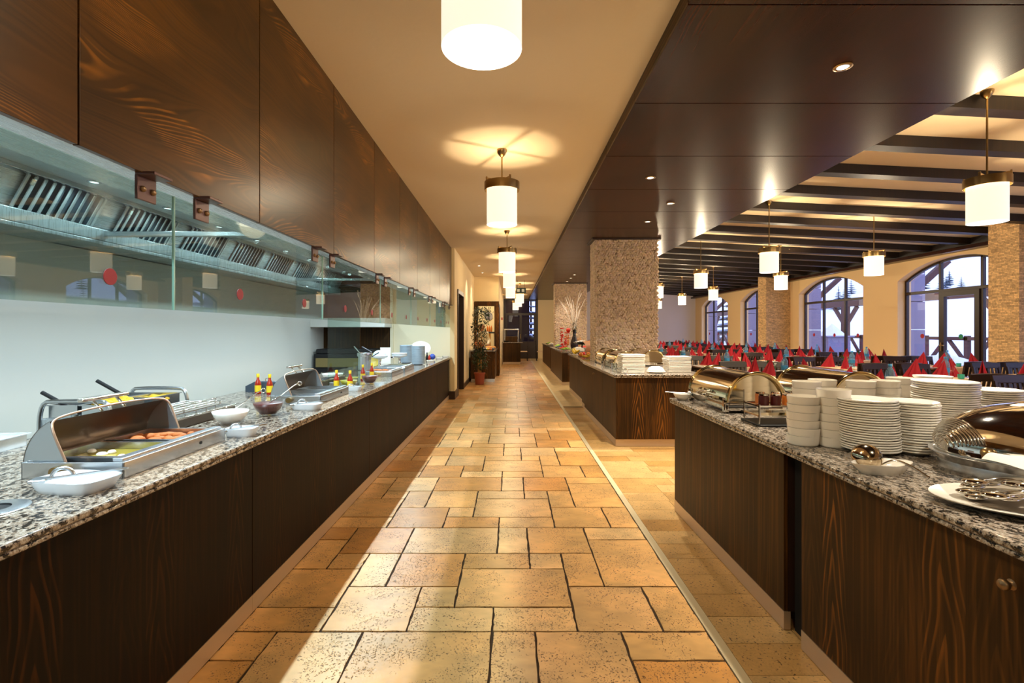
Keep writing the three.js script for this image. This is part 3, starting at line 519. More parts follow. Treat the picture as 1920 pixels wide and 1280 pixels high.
[[4.4, 4.54], [4.4, 8.38], [4.4, 11.4], [4.4, 14.7], [4.4, 18.0], [6.5, 1.6], [6.5, 5.2], [6.5, 8.8], [6.5, 11.84], [6.5, 15.8], [6.5, 18.7], [6.5, 21.7]].forEach(([x, d]) => {
  const first = x < 5, near = first ? [4.54, 8.38, 11.4, 14.7, 18.0].indexOf(d) : [1.6, 5.2, 8.8, 11.84, 15.8, 18.7, 21.7].indexOf(d) - 2;
  const lab = near < 0 ? 'white drum pendant lamp in the dining room right of the view' : (first ? ORD[near] + ' dining pendant lamp from the camera in the row nearest the soffit' : ORD[near] + ' dining pendant lamp from the camera in the row nearest the windows');
  pendant(lab, x, 3.66 - 0.05 * (x - 4.4), d, 2.44, 'dining room pendant lamps', DINING_DOWN, DINING_UP);
});
// ---------------------------------------------------------------- recessed spots in the soffit
function downlight(x, y, d, label, power = SPOT_POWER) {
  const o = thing('recessed_spotlight', label, 'spotlight', [x, y, -d], 0, 'recessed spotlights');
  part('bezel', lathe([[0.034, 0.004], [0.05, 0.004], [0.054, -0.004], [0.034, -0.006], [0.034, 0.004]], 24), M.brass, o);
  part('lens', lathe([[0.0001, -0.003], [0.034, -0.003]], 24), M.spotGlow, o);
  const S = new THREE.SpotLight(SPOT_WARM, power, 0, 0.8, 0.7); S.position.set(0, -0.012, 0); S.target.position.set(0, -1, 0); S.castShadow = true; S.shadow.radius = 1.5; o.add(S); o.add(S.target);
}
downlight(2.08, 3.095, 3.08, 'bright recessed spotlight in the soffit above the stacked plates');
downlight(2.06, 3.095, 6.36, 'recessed spotlight in the soffit in front of the pebble column');
downlight(2.06, 3.095, 7.42, 'recessed spotlight in the soffit closest to the pebble column');
downlight(2.06, 3.095, 0.6, 'recessed spotlight in the soffit above the cutlery, out of view');
downlight(1.5, 3.095, 5.3, 'added spotlight brightening the floor in the gap between the islands', 26);  // added lamp without a seen fitting, brightens the floor between the islands
downlight(1.85, 3.095, 14.4, 'nearest of three small spotlights by the second column', 10);
downlight(1.85, 3.095, 15.3, 'middle of three small spotlights by the second column', 10);
downlight(1.85, 3.095, 16.3, 'farthest of three small spotlights by the second column', 10);
downlight(1.9, 3.095, 11.4, 'recessed spotlight in the soffit above the fruit display', 10);
downlight(-0.87, 3.2, 13.2, 'nearer ceiling spotlight above the ficus', 7);
downlight(-0.87, 3.2, 14.8, 'farther ceiling spotlight above the bread counter', 7);

// ================================================================ crockery and chafing dishes on the near island
const TOP = 0.9;
const onTop = (px, py) => { const d = (EYE - TOP) * FOCAL / (py - 621); return [(px - 959) / FOCAL * d, d]; };   // survey: where a mark on the worktop stands
function plateGeo(r, h) { return lathe([[0.0001, 0.004], [r * 0.55, 0.004], [r * 0.58, 0], [r * 0.63, 0], [r * 0.66, 0.005], [r * 0.985, h - 0.001], [r * 0.998, h + 0.001], [r, h + 0.0035], [r * 0.996, h + 0.006], [r * 0.98, h + 0.007], [r * 0.66, 0.0115], [r * 0.6, 0.009], [0.0001, 0.009]], 40); }
function stack(kind, geo, mat, n, pitch, x, d, base, label, topLabel, group, lean = [0, 0], first = null) {
  for (let i = 0; i < n; i++) {
    const w = i / n, px = x + lean[0] * w + Math.sin(i * 1.7 + x * 9) * 0.0022, pz = -d + lean[1] * w + Math.cos(i * 2.3 + d * 7) * 0.002;
    single(kind, geo, mat, i === n - 1 ? topLabel : ORD[i] + ' from below: ' + label, kind.includes('bowl') ? 'bowl' : 'plate', [px, base + pitch * i, pz], 0, group);
  }
}
{
  const big = plateGeo(0.135, 0.018), mid = plateGeo(0.114, 0.016), small = plateGeo(0.096, 0.015);
  stack('dinner_plate', mid, M.porcelain, 21, 0.0107, 1.60, 2.19, TOP, 'white plate in the front left stack behind the ladle', 'topmost plate of the front left stack behind the ladle', 'front left plate stack', [-0.014, 0]);
  stack('side_plate', small, M.porcelain, 20, 0.0109, 1.775, 2.17, TOP, 'white side plate in the smaller stack beside the domed chafing dish', 'topmost side plate of the smaller stack beside the domed dish', 'small plate stack');
  stack('dinner_plate', big, M.porcelain, 25, 0.0108, 2.20, 2.5, TOP, 'large white plate in the tallest stack', 'topmost plate of the tallest plate stack', 'tallest plate stack', [0.006, 0.004]);
  stack('dinner_plate', mid, M.porcelain, 20, 0.011, 2.545, 2.58, TOP, 'white plate in the rightmost stack behind the domed dish', 'topmost plate of the rightmost stack', 'rightmost plate stack');
  const bowl = lathe([[0.0001, 0.003], [0.046, 0.003], [0.048, 0], [0.058, 0], [0.063, 0.002], [0.0655, 0.007], [0.0668, 0.014], [0.0705, 0.0455], [0.069, 0.047], [0.0645, 0.016], [0.06, 0.008], [0.0001, 0.007]], 40);
  const bs = [[1.385, 2.33, 6, 'front bowl stack nearest the aisle'], [1.505, 2.29, 7, 'front bowl stack left of the plates'], [1.60, 2.66, 7, 'bowl stack half hidden behind the front bowls'], [1.905, 2.68, 7, 'left bowl stack behind the plates'], [2.055, 2.70, 7, 'middle bowl stack behind the plates'], [2.27, 2.86, 7, 'right bowl stack behind the plates'], [1.74, 2.75, 7, 'bowl stack in the gap behind the front bowls']];
  for (const [x, d, n, w] of bs) stack('stacking_bowl', bowl, M.porcelain, n, 0.0365, x, d, TOP, 'white bowl in the ' + w, 'topmost bowl of the ' + w, w);
  const wide = lathe([[0.0001, 0.004], [0.06, 0], [0.075, 0.01], [0.092, 0.05], [0.09, 0.051], [0.07, 0.014], [0.0001, 0.01]], 40);
  stack('salad_bowl', wide, M.porcelain, 6, 0.046, 2.42, 2.82, TOP, 'wide white bowl in the back stack behind the tall plates', 'topmost wide bowl behind the tall plates', 'wide bowl stack');
  for (const m of scene.children) if (/plate|bowl/.test(m.name) && m.isMesh) m.userData.base = undefined;

  // boat shaped dish: an ellipse with two pointed ends
  const boatGeo = (L, W, H) => { const g = lathe([[0.0001, 0.004], [0.62, 0.0], [0.7, 0.0], [0.86, 0.55], [1, 1], [0.965, 1], [0.8, 0.5], [0.62, 0.14], [0.0001, 0.13]], 36), p = g.attributes.position; for (let i = 0; i < p.count; i++) { const x = p.getX(i), z = p.getZ(i), r = Math.hypot(x, z), a = Math.atan2(z, x), q = 1 / (Math.pow(Math.abs(Math.cos(a)), 1.35) + Math.pow(Math.abs(Math.sin(a)), 1.8)) ** 0.72; p.setXYZ(i, Math.cos(a) * r * q * L / 2, p.getY(i) * H, Math.sin(a) * r * q * W / 2); } g.computeVertexNormals(); return g; };
  single('boat_dish', boatGeo(0.25, 0.13, 0.04), M.porcelain, 'white boat shaped dish holding the big ladle', 'dish', [1.405, TOP, -1.86], 0.12);
  const ladle = thing('ladle', 'large polished ladle resting bowl down in the white boat dish', 'ladle', [1.375, TOP, -1.90]);
  const lb = new THREE.SphereGeometry(0.052, 28, 18, 0, Math.PI * 2, 0, Math.PI * 0.62); lb.scale(1, 0.9, 1); lb.rotateX(0.35); lb.rotateZ(0.3);
  part('bowl', lb, std({ color: '#b7a58a', metalness: 1, roughness: 0.12, side: THREE.DoubleSide }), ladle, [0, 0.05, 0]);
  part('handle', tube([[0.03, 0.022, 0.03], [0.06, 0.05, 0.06], [0.085, 0.042, 0.10], [0.115, 0.012, 0.15]], 0.0055, 20, 8), M.chrome, ladle);

  // roll-top chafing dishes; long side along the aisle
  function rollTop(label, x, d0, d1, w, h0) {
    const L = d1 - d0, r = w / 2, o = thing('chafing_dish', label, 'chafing dish', [x, TOP, -(d0 + d1) / 2], 0, 'roll-top chafing dishes');
    part('base', slab(-r, r, 0.012, h0, -L / 2, L / 2, { r: 0.012, seg: 3 }), M.chrome, o);
    part('rim', join([slab(-r - 0.012, -r + 0.02, h0 - 0.008, h0 + 0.006, -L / 2 - 0.012, L / 2 + 0.012, { r: 0.005 }), slab(r - 0.02, r + 0.012, h0 - 0.008, h0 + 0.006, -L / 2 - 0.012, L / 2 + 0.012, { r: 0.005 }), slab(-r, r, h0 - 0.008, h0 + 0.006, L / 2 - 0.02, L / 2 + 0.012, { r: 0.005 }), slab(-r, r, h0 - 0.008, h0 + 0.006, -L / 2 - 0.012, -L / 2 + 0.02, { r: 0.005 })]), M.chrome, o);
    const lid = new THREE.CylinderGeometry(r, r, L, 48, 1, true, 0, Math.PI); lid.rotateZ(Math.PI / 2); lid.rotateY(Math.PI / 2); lid.scale(1, 0.98, 1);
    // a half cylinder, axis along z, opening downwards
    const p = lid.attributes.position; for (let i = 0; i < p.count; i++) { }
    const skin = new THREE.BufferGeometry(), v = [], idx = [], N = 40;
    for (let i = 0; i <= N; i++) { const a = Math.PI * i / N; for (const z of [-L / 2, L / 2]) v.push(Math.cos(a) * r, Math.sin(a) * r * 0.98, z); }
    for (let i = 0; i < N; i++) idx.push(2 * i, 2 * i + 1, 2 * i + 2, 2 * i + 1, 2 * i + 3, 2 * i + 2);
    skin.setAttribute('position', new THREE.Float32BufferAttribute(v, 3)); skin.setIndex(idx); skin.computeVertexNormals();
    const ld = part('lid', skin, M.chromeLid, o, [0, h0 + 0.004, 0]);
    const half = new THREE.Shape(); half.absarc(0, 0, r - 0.006, 0, Math.PI); half.closePath();
    for (const s of [-1, 1]) {
      part('lid_end', at(new THREE.ShapeGeometry(half, 32), 0, 0, s * (L / 2 - 0.028)), M.chromeLid, ld);
      part('trim_arch', at(new THREE.TorusGeometry(r - 0.004, 0.013, 10, 40, Math.PI), 0, 0, s * (L / 2 - 0.008)), M.chromeGold, ld);
    }
    for (const s of [-1, 1]) for (const q of [-1, 1]) part('foot', rbox(0.035, h0 + 0.03, 0.04, 0.008), M.chrome, o, [s * (r - 0.005), (h0 + 0.03) / 2, q * (L / 2 - 0.03)]);
    for (const q of [-0.16, 0.02, 0.2]) part('latch', rbox(0.03, 0.022, 0.05, 0.006), M.chrome, o, [-r - 0.012, h0 + 0.018, q * L]);
    part('handle', tube([[-r - 0.002, h0 + 0.05, -0.08], [-r - 0.03, h0 + 0.045, -0.06], [-r - 0.03, h0 + 0.045, 0.06], [-r - 0.002, h0 + 0.05, 0.08]], 0.007, 20, 8), M.chrome, ld, [0, -h0, 0]);
    part('end_grip', at(new THREE.CylinderGeometry(0.018, 0.018, 0.09, 16), r * 0.45, h0 * 0.55, L / 2 + 0.05, 0, 0, Math.PI / 2), M.chrome, o);
    return o;
  }
  M.chromeLid = std({ color: '#d8cdb8', metalness: 1, roughness: 0.07, side: THREE.DoubleSide }); M.chromeGold = std({ color: '#d3bd8a', metalness: 1, roughness: 0.1 });
  rollTop('mirror finish roll-top chafing dish at the corner of the nearest island', 1.60, 3.2, 3.88, 0.39, 0.065);
  rollTop('mirror finish roll-top chafing dish behind the white bowls', 2.28, 3.2, 3.88, 0.39, 0.065);
  rollTop('roll-top chafing dish on the middle island, farther of the left pair', 1.63, 7.85, 8.5, 0.36, 0.06);
  rollTop('roll-top chafing dish on the middle island, nearer of the left pair', 1.63, 6.95, 7.65, 0.36, 0.06);
  rollTop('roll-top chafing dish on the middle island, between the square plates', 2.17, 7.5, 8.4, 0.36, 0.06);
  single('sauce_dish', lathe([[0.0001, 0.004], [0.035, 0], [0.06, 0.03], [0.07, 0.05], [0.066, 0.05], [0.05, 0.02], [0.0001, 0.012]], 28), M.porcelain, 'small white bowl behind the corner chafing dish', 'bowl', [1.335, TOP, -3.83]);
  single('serving_spoon', join([rod([-0.16, 0.062, 0], [0.02, 0.052, 0], 0.0045), at(new THREE.SphereGeometry(0.02, 12, 8), 0.03, 0.05, 0)]), M.steel, 'thin spoon lying across the small white bowl by the corner', 'spoon', [1.36, TOP, -3.83]);

  // domed oval chafing dish
  const o = thing('domed_chafing_dish', 'large oval chafing dish with mirror dome and ribbed end', 'chafing dish', [2.03, TOP, -1.80], -0.2);
  const A = 0.40, B = 0.265, oval = (g) => { const q = g.clone(); q.scale(A, 1, B); return q; };
  part('pan', oval(lathe([[0.0001, 0.012], [0.86, 0.012], [0.9, 0.016], [0.985, 0.06], [1.03, 0.072], [1.03, 0.078], [0.96, 0.078], [0.9, 0.03], [0.0001, 0.024]], 64)), M.steel, o);
  part('skirt', oval(lathe([[0.93, 0.0], [0.95, 0.0], [0.955, 0.05], [0.93, 0.05]], 64)), M.steel, o);
  const dome = new THREE.SphereGeometry(1, 96, 40, 0, Math.PI * 2, 0, Math.PI / 2), dp = dome.attributes.position;
  for (let i = 0; i < dp.count; i++) { let x = dp.getX(i), y = dp.getY(i), z = dp.getZ(i); y = Math.pow(y, 0.8); dp.setXYZ(i, x * A * 0.97, y * 0.2, z * B * 0.97); }
  dome.computeVertexNormals();
  const dm = part('dome', dome, M.chrome, o, [0, 0.076, 0]);
  for (let k = 0; k < 10; k++) {                              // folded ribs of the rolled back lid section
    const t = -0.985 + k * 0.0155, q = Math.sqrt(1 - t * t), pts = []; for (let j = 0; j <= 14; j++) { const a = Math.PI * (0.12 + 0.76 * j / 14); pts.push([t * A * 0.985 - 0.004, Math.pow(q * Math.sin(a), 0.8) * 0.2 + 0.003, Math.cos(a) * q * B * 1.0]); }
    part('rib', tube(pts, 0.003, 18, 6), M.chrome, dm);
  }
  part('grip', at(lathe([[0.0001, 0.03], [0.016, 0.028], [0.02, 0.014], [0.014, 0], [0.01, -0.02]], 20), -0.335, 0.10, 0.14, 0.9, 0, 0.5), M.brass, o);

  // platter of serving cutlery
  const plat = new THREE.Vector3(1.56, TOP, -1.47);
  const pl = lathe([[0.0001, 0.005], [0.6, 0.004], [0.64, 0], [0.68, 0.006], [1, 0.024], [1.0, 0.028], [0.66, 0.013], [0.0001, 0.010]], 56); pl.scale(0.25, 1, 0.165);
  single('oval_platter', pl, M.porcelain, 'white oval platter of serving cutlery at the right edge', 'platter', plat.toArray(), -0.28);
  const doily = lathe([[0.0001, 0.012], [0.62, 0.013], [0.63, 0.0145], [0.0001, 0.0145]], 40); doily.scale(0.25, 1, 0.165);
  single('patterned_liner', doily, std({ color: '#8f8173', roughness: 0.7 }), 'grey patterned liner under the cutlery on the platter', 'liner', [plat.x, TOP, plat.z], -0.28);
  const spoonG = (L) => { const b = new THREE.SphereGeometry(1, 16, 10); b.scale(0.036, 0.009, 0.024); b.translate(L * 0.5 + 0.02, 0, 0); const h = tube([[L * 0.5, 0.004, 0], [L * 0.3, 0.012, 0], [-L * 0.2, 0.008, 0], [-L * 0.5, 0.002, 0]], 0.0052, 20, 8); return join([b, h, at(rbox(0.05, 0.007, 0.02, 0.003), -L * 0.45, 0.002, 0)]); };
  const sg = spoonG(0.22);
  for (let i = 0; i < 12; i++) single('serving_spoon', sg, M.chrome, 'polished serving spoon heaped with others on the white platter', 'spoon', [plat.x + rr(-0.02, 0.08), TOP + 0.026 + 0.0058 * i, plat.z + (i % 6 - 2.5) * 0.026], Math.PI + rr(-0.45, 0.35), 'serving spoons on the platter');
  { const s = new THREE.PlaneGeometry(0.19, 0.15, 24, 16); s.rotateX(-Math.PI / 2); const p = s.attributes.position; for (let i = 0; i < p.count; i++) { const x = p.getX(i), z = p.getZ(i); p.setY(i, 0.075 * Math.exp(-((x + 0.03) ** 2) / 0.006) * (0.7 + 0.3 * Math.cos(z * 9)) + 0.012 * Math.sin(x * 40 + z * 13) + 0.03); } s.computeVertexNormals();
    single('folded_napkin', s, M.whiteCloth, 'white cloth napkin folded over the serving spoons', 'napkin', [plat.x + 0.06, TOP + 0.05, plat.z - 0.06], 0.3); }

  // rack of condiments on a dark tray
  single('dark_tray', slab(-0.16, 0.16, 0, 0.012, -0.12, 0.12, { r: 0.005 }), M.black, 'black tray under the condiment rack by the bowls', 'tray', [1.55, TOP, -2.86]);
  const rk = thing('condiment_rack', 'two tier metal rack of small jars left of the white bowls', 'rack', [1.53, TOP + 0.012, -2.86]);
  for (const y of [0.045, 0.10]) part('tier', join([bar([-0.13, y, 0.09], [0.13, y, 0.09], 0.008, 0.008), bar([-0.13, y, -0.09], [0.13, y, -0.09], 0.008, 0.008), bar([-0.13, y, -0.09], [-0.13, y, 0.09], 0.008, 0.008), bar([0.13, y, -0.09], [0.13, y, 0.09], 0.008, 0.008), slab(-0.13, 0.13, y - 0.006, y - 0.003, -0.09, 0.09)]), M.chrome, rk);
  for (const sx of [-1, 1]) for (const sz of [-1, 1]) part('post', rod([sx * 0.13, 0, sz * 0.09], [sx * 0.13, 0.11, sz * 0.09], 0.005), M.chrome, rk);
  const jar = lathe([[0.0001, 0], [0.026, 0], [0.028, 0.004], [0.028, 0.05], [0.024, 0.056], [0.0001, 0.056]], 20);
  [[-0.085, 0.05, 'sauceRed', 'dark brown relish'], [-0.02, 0.055, 'sauceRed', 'red brown jam'], [0.05, 0.05, 'orange', 'orange marmalade'], [0.105, 0.04, 'egg', 'yellow honey'], [-0.06, -0.04, 'potato', 'light brown relish'], [0.03, -0.04, 'sauceRed', 'deep red jam']].forEach(([x, z, m, w]) => {
    const j = thing('condiment_jar', 'small jar of ' + w + ' on the condiment rack', 'jar', [1.53 + x, TOP + 0.113, -2.86 + z], 0, 'condiment jars'); part('contents', jar, M[m], j); part('lid', at(new THREE.CylinderGeometry(0.026, 0.026, 0.008, 20), 0, 0.06, 0), M.chrome, j);
  });

  // middle island: square plates, napkins, glass cubes
  const sq = rbox(0.29, 0.014, 0.29, 0.006, 2);
  const sqStack = (x, d, n, w) => { for (let i = 0; i < n; i++) single('square_plate', sq, M.porcelain, (i === n - 1 ? 'topmost square plate of the ' : ORD[i] + ' white square plate from below in the ') + w + ' on the middle island', 'plate', [x + rr(-0.006, 0.006) + i * 0.0006, TOP + 0.008 + i * 0.0172, -d + rr(-0.005, 0.005)], rr(-0.02, 0.02), w); };
  sqStack(1.55, 6.38, 14, 'left stack'); sqStack(2.20, 6.55, 12, 'right stack');
  single('round_plate', plateGeo(0.12, 0.014), M.porcelain, 'white plate under the crumpled napkins on the middle island', 'plate', [1.87, TOP, -6.35]);
  { const g = new THREE.IcosahedronGeometry(0.1, 4), p = g.attributes.position; for (let i = 0; i < p.count; i++) { const x = p.getX(i), y = p.getY(i), z = p.getZ(i), n = 1 + 0.16 * (fbm(x * 4 + 2, z * 4 + y * 3 + 2, 4, 3, 77) - 0.5) * 2; p.setXYZ(i, x * n * 1.05, Math.max(-0.012, y * 0.6 * n), z * n * 0.9); } g.computeVertexNormals();
    single('napkin_heap', g, M.whiteCloth, 'heap of crumpled white napkins on a plate between the square plates', 'napkins', [1.87, TOP + 0.028, -6.35]); }
  for (const [x, d, w] of [[1.385, 6.62, 'nearer'], [1.385, 7.1, 'farther']]) { const gc = thing('glass_riser', w + ' clear glass block beside the left plates', 'glass block', [x, TOP, -d], 0, 'glass risers'); part('block', rbox(0.07, 0.11, 0.07, 0.006), phy({ color: '#eaf6f6', transmission: 1, roughness: 0.02, thickness: 0.05, ior: 1.45 }), gc, [0, 0.056, 0]); }
  const cl = thing('wire_clip', 'small wire label stand in front of the left square plates', 'stand', [1.44, TOP, -6.2]); part('ring', at(new THREE.TorusGeometry(0.03, 0.004, 8, 24), 0, 0.036, 0), M.chrome, cl); part('foot', at(new THREE.CylinderGeometry(0.022, 0.022, 0.006, 20), 0, 0.003, 0), M.chrome, cl);
  const tr = thing('clear_tray', 'clear plastic tray in front of the right square plates', 'tray', [2.14, TOP, -6.22]); part('tray', join([rbox(0.3, 0.006, 0.14, 0.002), at(rbox(0.3, 0.03, 0.006, 0.002), 0, 0.015, 0.067), at(rbox(0.3, 0.03, 0.006, 0.002), 0, 0.015, -0.067)]), M.glass, tr, [0, 0.003, 0]);
}

// ================================================================ food and kitchenware on the serving counter
{
  const gnPan = (w, d, h) => join([slab(-w / 2 - 0.012, -w / 2 + 0.004, h - 0.004, h, -d / 2 - 0.012, d / 2 + 0.012), slab(w / 2 - 0.004, w / 2 + 0.012, h - 0.004, h, -d / 2 - 0.012, d / 2 + 0.012), slab(-w / 2, w / 2, h - 0.004, h, d / 2 - 0.004, d / 2 + 0.012), slab(-w / 2, w / 2, h - 0.004, h, -d / 2 - 0.012, -d / 2 + 0.004), slab(-w / 2, -w / 2 + 0.002, 0, h, -d / 2, d / 2), slab(w / 2 - 0.002, w / 2, 0, h, -d / 2, d / 2), slab(-w / 2, w / 2, 0, h, d / 2 - 0.002, d / 2), slab(-w / 2, w / 2, 0, h, -d / 2, -d / 2 + 0.002), slab(-w / 2, w / 2, 0, 0.003, -d / 2, d / 2)]);
  const lumps = (n, w, d, y, r0, r1, seed) => { const q = rng(seed), l = []; for (let i = 0; i < n; i++) { const g = new THREE.IcosahedronGeometry(r0 + q() * (r1 - r0), 1); g.scale(1 + q() * 0.4, 0.7, 1); g.translate((q() - 0.5) * w, y + q() * 0.012, (q() - 0.5) * d); l.push(g); } return join(l); };
  // bain-marie with the roll-top swung back
  function bainMarie(label, d0, d1, foods, group, open = true) {
    const cx = -1.585, w = 0.37, L = d1 - d0, o = thing('bain_marie', label, 'food warmer', [cx, TOP, -(d0 + d1) / 2], 0, group), h = 0.062;
    part('tub', join([slab(-w / 2, -w / 2 + 0.008, 0, h, -L / 2, L / 2, { r: 0.003 }), slab(w / 2 - 0.008, w / 2, 0, h, -L / 2, L / 2, { r: 0.003 }), slab(-w / 2, w / 2, 0, h, L / 2 - 0.008, L / 2, { r: 0.003 }), slab(-w / 2, w / 2, 0, h, -L / 2, -L / 2 + 0.008, { r: 0.003 }), slab(-w / 2, w / 2, 0, 0.004, -L / 2, L / 2)]), M.steel, o);
    part('inner_ledge', join([slab(w / 2 - 0.05, w / 2 - 0.012, h - 0.006, h + 0.012, -L / 2 + 0.012, L / 2 - 0.012, { r: 0.003 }), slab(-w / 2 + 0.01, -w / 2 + 0.03, h - 0.006, h + 0.004, -L / 2 + 0.012, L / 2 - 0.012, { r: 0.003 })]), M.steel, o);
    part('lock_hole', at(new THREE.CylinderGeometry(0.007, 0.007, 0.003, 14), w / 2 + 0.001, h * 0.55, -L * 0.2, 0, 0, Math.PI / 2), M.black, o);
    const axle = new THREE.CylinderGeometry(0.02, 0.02, 0.03, 20); axle.rotateX(Math.PI / 2); part('axle_cap', axle, M.brass, o, [-0.04, 0.032, L / 2 + 0.014]);
    const n = foods.length, pw = (L - 0.05) / n;
    foods.forEach((f, i) => {
      const p = part('pan', gnPan(w - 0.09, pw - 0.05, 0.058), M.steel, o, [-0.012, 0.012, L / 2 - 0.03 - pw * (i + 0.5)]);
      if (f) part('food', f.lumps ? join([slab(-(w - 0.1) / 2, (w - 0.1) / 2, 0.002, f.y - 0.01, -(pw - 0.06) / 2, (pw - 0.06) / 2), lumps(f.lumps, w - 0.13, pw - 0.1, f.y, 0.014, 0.024, 5 + i)]) : slab(-(w - 0.1) / 2, (w - 0.1) / 2, 0.002, f.y, -(pw - 0.06) / 2, (pw - 0.06) / 2), f.mat, p);
      if (f?.bits) part('garnish', lumps(f.bits, w - 0.16, pw - 0.14, f.y, 0.012, 0.018, 15 + i), M.yogurt, p);
    });
    // lid: sector of a cylinder standing behind the pans
    const r = 0.185, a0 = Math.PI * 0.995, a1 = Math.PI * (open ? 0.66 : 0.1), N = 20, v = [], idx = [], c0 = [-0.005, 0.045];
    for (let i = 0; i <= N; i++) { const a = a0 + (a1 - a0) * i / N; for (const z of [-L / 2 + 0.012, L / 2 - 0.012]) v.push(c0[0] + Math.cos(a) * r, c0[1] + Math.sin(a) * r, z); }
    for (let i = 0; i < N; i++) idx.push(2 * i, 2 * i + 2, 2 * i + 1, 2 * i + 1, 2 * i + 2, 2 * i + 3);
    const skin = new THREE.BufferGeometry(); skin.setAttribute('position', new THREE.Float32BufferAttribute(v, 3)); skin.setIndex(idx); skin.computeVertexNormals();
    const lid = part('lid', skin, M.lidSteel, o);
    const ap = [c0[0] + Math.cos(a1) * r, c0[1] + Math.sin(a1) * r], foot = [c0[0] - 0.02, c0[1] - 0.005];
    const sec = new THREE.Shape(); for (let i = 0; i <= N; i++) { const a = a0 + (a1 - a0) * i / N, x = c0[0] + Math.cos(a) * r, y = c0[1] + Math.sin(a) * r; i ? sec.lineTo(x, y) : sec.moveTo(x, y); } sec.lineTo(foot[0], foot[1]); sec.closePath();
    for (const z of [-L / 2 + 0.014, L / 2 - 0.014]) part('lid_cheek', at(new THREE.ShapeGeometry(sec), 0, 0, z), M.lidCheek, lid);
    part('lid_edge', join([tube([[foot[0], foot[1], L / 2 - 0.012], [mix(foot[0], ap[0], 0.85), mix(foot[1], ap[1], 0.9), L / 2 - 0.012], [ap[0], ap[1] + 0.003, L / 2 - 0.035], [ap[0], ap[1] + 0.003, -L / 2 + 0.035], [mix(foot[0], ap[0], 0.85), mix(foot[1], ap[1], 0.9), -L / 2 + 0.012], [foot[0], foot[1], -L / 2 + 0.012]], 0.0045, 60, 6)]), M.steelWarm, lid);
    part('lid_handle', join([rod([ap[0] - 0.01, ap[1], 0.06], [ap[0] - 0.05, ap[1] + 0.045, 0.06], 0.006), rod([ap[0] - 0.01, ap[1], -0.06], [ap[0] - 0.05, ap[1] + 0.045, -0.06], 0.006), at(rbox(0.03, 0.016, 0.24, 0.007), ap[0] - 0.05, ap[1] + 0.05, 0)]), M.chrome, lid);
    return o;
  }
  M.lidSteel = std({ color: '#84705f', metalness: 0.9, roughness: 0.3, side: THREE.DoubleSide }); M.lidCheek = std({ color: '#c3ccd2', metalness: 0.9, roughness: 0.3, side: THREE.DoubleSide }); M.steelWarm = std({ color: '#cbb3a2', metalness: 0.9, roughness: 0.3 });
  bainMarie('nearest open bain-marie with yellow soup and browned potatoes', 1.77, 2.40, [{ mat: M.soup, y: 0.03, bits: 4 }, { mat: M.potato, y: 0.035, lumps: 26 }], 'bain-maries');
  bainMarie('second open bain-marie with empty steel pans beyond the red sauce', 3.60, 4.22, [null, null], 'bain-maries');
  bainMarie('third bain-marie beyond the second red sauce bowl', 5.75, 6.35, [{ mat: M.potato, y: 0.04, lumps: 20 }, null], 'bain-maries', true).children.find((c) => c.name === 'lid').removeFromParent();
  bainMarie('fourth bain-marie just before the blue grey plates', 6.45, 7.05, [null, { mat: M.soup, y: 0.03 }], 'bain-maries', true).children.find((c) => c.name === 'lid').removeFromParent();

  // white rectangular dishes with serving tongs
  const dishGeo = (L, W, H) => { const s = 10, g = new THREE.BufferGeometry(), v = [], idx = [], prof = [[0.0, 0.004], [0.72, 0.004], [0.8, 0.0], [0.86, 0.3], [1, 1], [0.96, 1], [0.84, 0.36], [0.76, 0.14], [0, 0.12]], n = 40; prof.forEach(([r, y]) => { for (let k = 0; k < n; k++) { const a = k / n * Math.PI * 2, c = Math.cos(a), q = Math.sin(a), e = 1 / Math.pow(Math.pow(Math.abs(c), 4.5) + Math.pow(Math.abs(q), 4.5), 1 / 4.5); v.push(c * e * r * L / 2, y * H, q * e * r * W / 2); } }); for (let i = 0; i + 1 < prof.length; i++) for (let k = 0; k < n; k++) { const a = i * n + k, b = i * n + (k + 1) % n; idx.push(a, a + n, b, b, a + n, b + n); } g.setAttribute('position', new THREE.Float32BufferAttribute(v, 3)); g.setIndex(idx); g.computeVertexNormals(); return g; };
  const tongs = join([bar([-0.1, 0.035, 0.012], [0.13, 0.05, 0.008], 0.012, 0.004), bar([-0.1, 0.028, -0.012], [0.13, 0.044, -0.008], 0.012, 0.004), at(rbox(0.05, 0.012, 0.05, 0.005), -0.11, 0.03, 0), at(new THREE.TorusGeometry(0.03, 0.006, 8, 20, Math.PI), -0.05, 0.035, 0)]);
  [[-1.475, 1.665, 0.25, 0.16, -0.15, 'nearest white dish with steel tongs at the counter edge', 0.5], [-1.385, 2.52, 0.15, 0.12, 0.1, 'white dish with tongs beyond the nearest bain-marie', 0.5], [-1.40, 3.36, 0.2, 0.13, -0.1, 'white dish with tongs beside the second bain-marie', 0.5], [-1.42, 4.42, 0.14, 0.1, 0, 'small white dish by the hot sauce bottles', 0.4]].forEach(([x, d, L, W, t, w, s]) => {
    single('serving_dish', dishGeo(L, W, 0.042), M.porcelainBlue, w, 'dish', [x, TOP, -d], t);
    const o = single('serving_tongs', tongs, M.steel, 'steel tongs lying in the ' + w.replace(' with steel tongs', '').replace(' with tongs', ''), 'tongs', [x + 0.015, TOP + 0.012, -d], t + s); o.scale.setScalar(L / 0.25 * 0.5 + 0.5);
  });
  // glass bowls of sauce with ladles
  const gb = (r, h) => lathe([[0.0001, 0.004], [r * 0.42, 0.004], [r * 0.45, 0], [r * 0.55, 0.006], [r * 0.85, h * 0.5], [r, h], [r * 0.975, h], [r * 0.82, h * 0.5], [r * 0.5, 0.012], [0.0001, 0.01]], 40);
